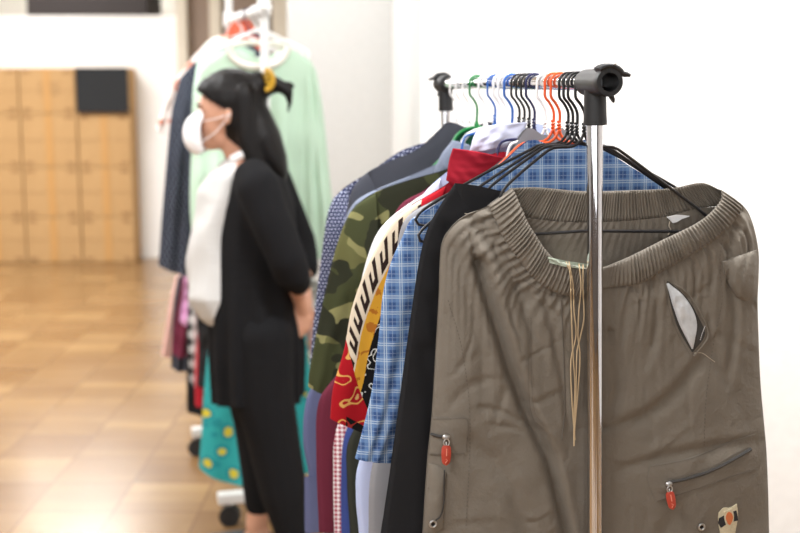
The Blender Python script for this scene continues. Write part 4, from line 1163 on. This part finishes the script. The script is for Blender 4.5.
# lower tier
LG = 'clothes on the lower rail of the white rack'
def low(nm, label, cat, t, T, L, B, R, mat, seed, th=.05, **k): return bgarment(nm, label, cat, t, T, L, B, R, mat, th, True, seed, group=LG, hang=False, nf=2, **k)
low('pink_shirt', 'pale pink garment furthest left on the lower rail', 'shirt', .95, [(176,276),(188,272),(200,275)], [(176,276),(170,300),(165,330),(161,354)], [(161,354),(170,358),(182,356)], [(200,275),(192,310),(182,356)], M['pink'], 41)
low('dark_shirt', 'dark grey narrow garment beside the pale pink one', 'top', .84, [(178,276),(192,272),(204,276)], [(178,276),(174,300),(172,330),(171,367)], [(171,367),(182,371),(192,367)], [(204,276),(198,320),(192,367)], M['charcoal'], 42)
low('maroon_top', 'maroon garment hanging under the orchid pink one', 'top', .74, [(182,278),(194,274),(206,278)], [(182,278),(178,300),(174,325),(172,352)], [(172,352),(183,356),(194,352)], [(206,278),(200,320),(194,352)], M['maroon'], 43)
low('orchid_top', 'orchid pink top left of the woman at hip height', 'top', .64, [(184,278),(196,274),(208,278)], [(184,278),(183,295),(181,310),(180,322)], [(180,322),(188,324),(198,320)], [(208,278),(204,300),(198,320)], M['mauve'], 44)
low('black_trousers', 'black trousers with a red tag hanging low left of the woman', 'trousers', .52, [(188,290),(200,284),(226,288)], [(188,290),(187,330),(187,370),(187,411)], [(187,411),(205,414),(226,410)], [(226,288),(226,350),(226,410)], M['blackcloth'], 45)
low('checked_top', 'narrow black and white checked garment beside the black trousers', 'top', .44, [(188,286),(196,283),(206,286)], [(188,286),(188,330),(189,360),(190,384)], [(190,384),(194,386),(199,384)], [(206,286),(202,340),(199,384)], M['stripe'], 46, fold=.003)
pt, rt_ = low('red_top', 'red garment peeking out below the black trousers', 'top', .36, [(200,300),(206,296),(214,300)], [(200,300),(197,340),(195,380),(195,404)], [(195,404),(200,406),(206,404)], [(214,300),(210,350),(206,404)], M['coral'] if False else cloth('scarlet_cotton', (196, 44, 58), .1), 47, fold=.003)
low('black_skirt', 'black skirt between the red garment and the teal dress', 'skirt', .28, [(196,290),(215,284),(240,288)], [(196,290),(197,320),(198,350),(197,386)], [(197,386),(215,389),(240,386)], [(240,288),(240,330),(240,386)], M['blackcloth2'], 48)
low('teal_dress', 'teal dress with yellow flowers hanging behind the legs of the woman', 'dress', .20, [(215,300),(250,290),(285,290),(302,300)], [(215,300),(208,350),(203,400),(201,440),(199,466)], [(199,466),(225,478),(265,482),(312,470)], [(302,300),(308,350),(313,400),(312,470)], M['teal'], 49, th=.09)
pw = low('grey_knit', 'light grey knit showing between the elbow of the woman and the dark shirts', 'top', .32, [(285,284),(305,278),(325,283)], [(285,284),(286,300),(288,320)], [(288,320),(305,322),(322,300)], [(325,283),(325,290),(322,300)], M['greylt'], 50)
low('rose_top', 'dusty pink top hanging behind the hand of the woman', 'top', .42, [(288,290),(300,286),(318,290)], [(288,290),(290,320),(292,350)], [(292,350),(304,352),(316,346)], [(318,290),(318,320),(316,346)], cloth('dusty_pink_cotton', (206, 158, 148), .08), 51)
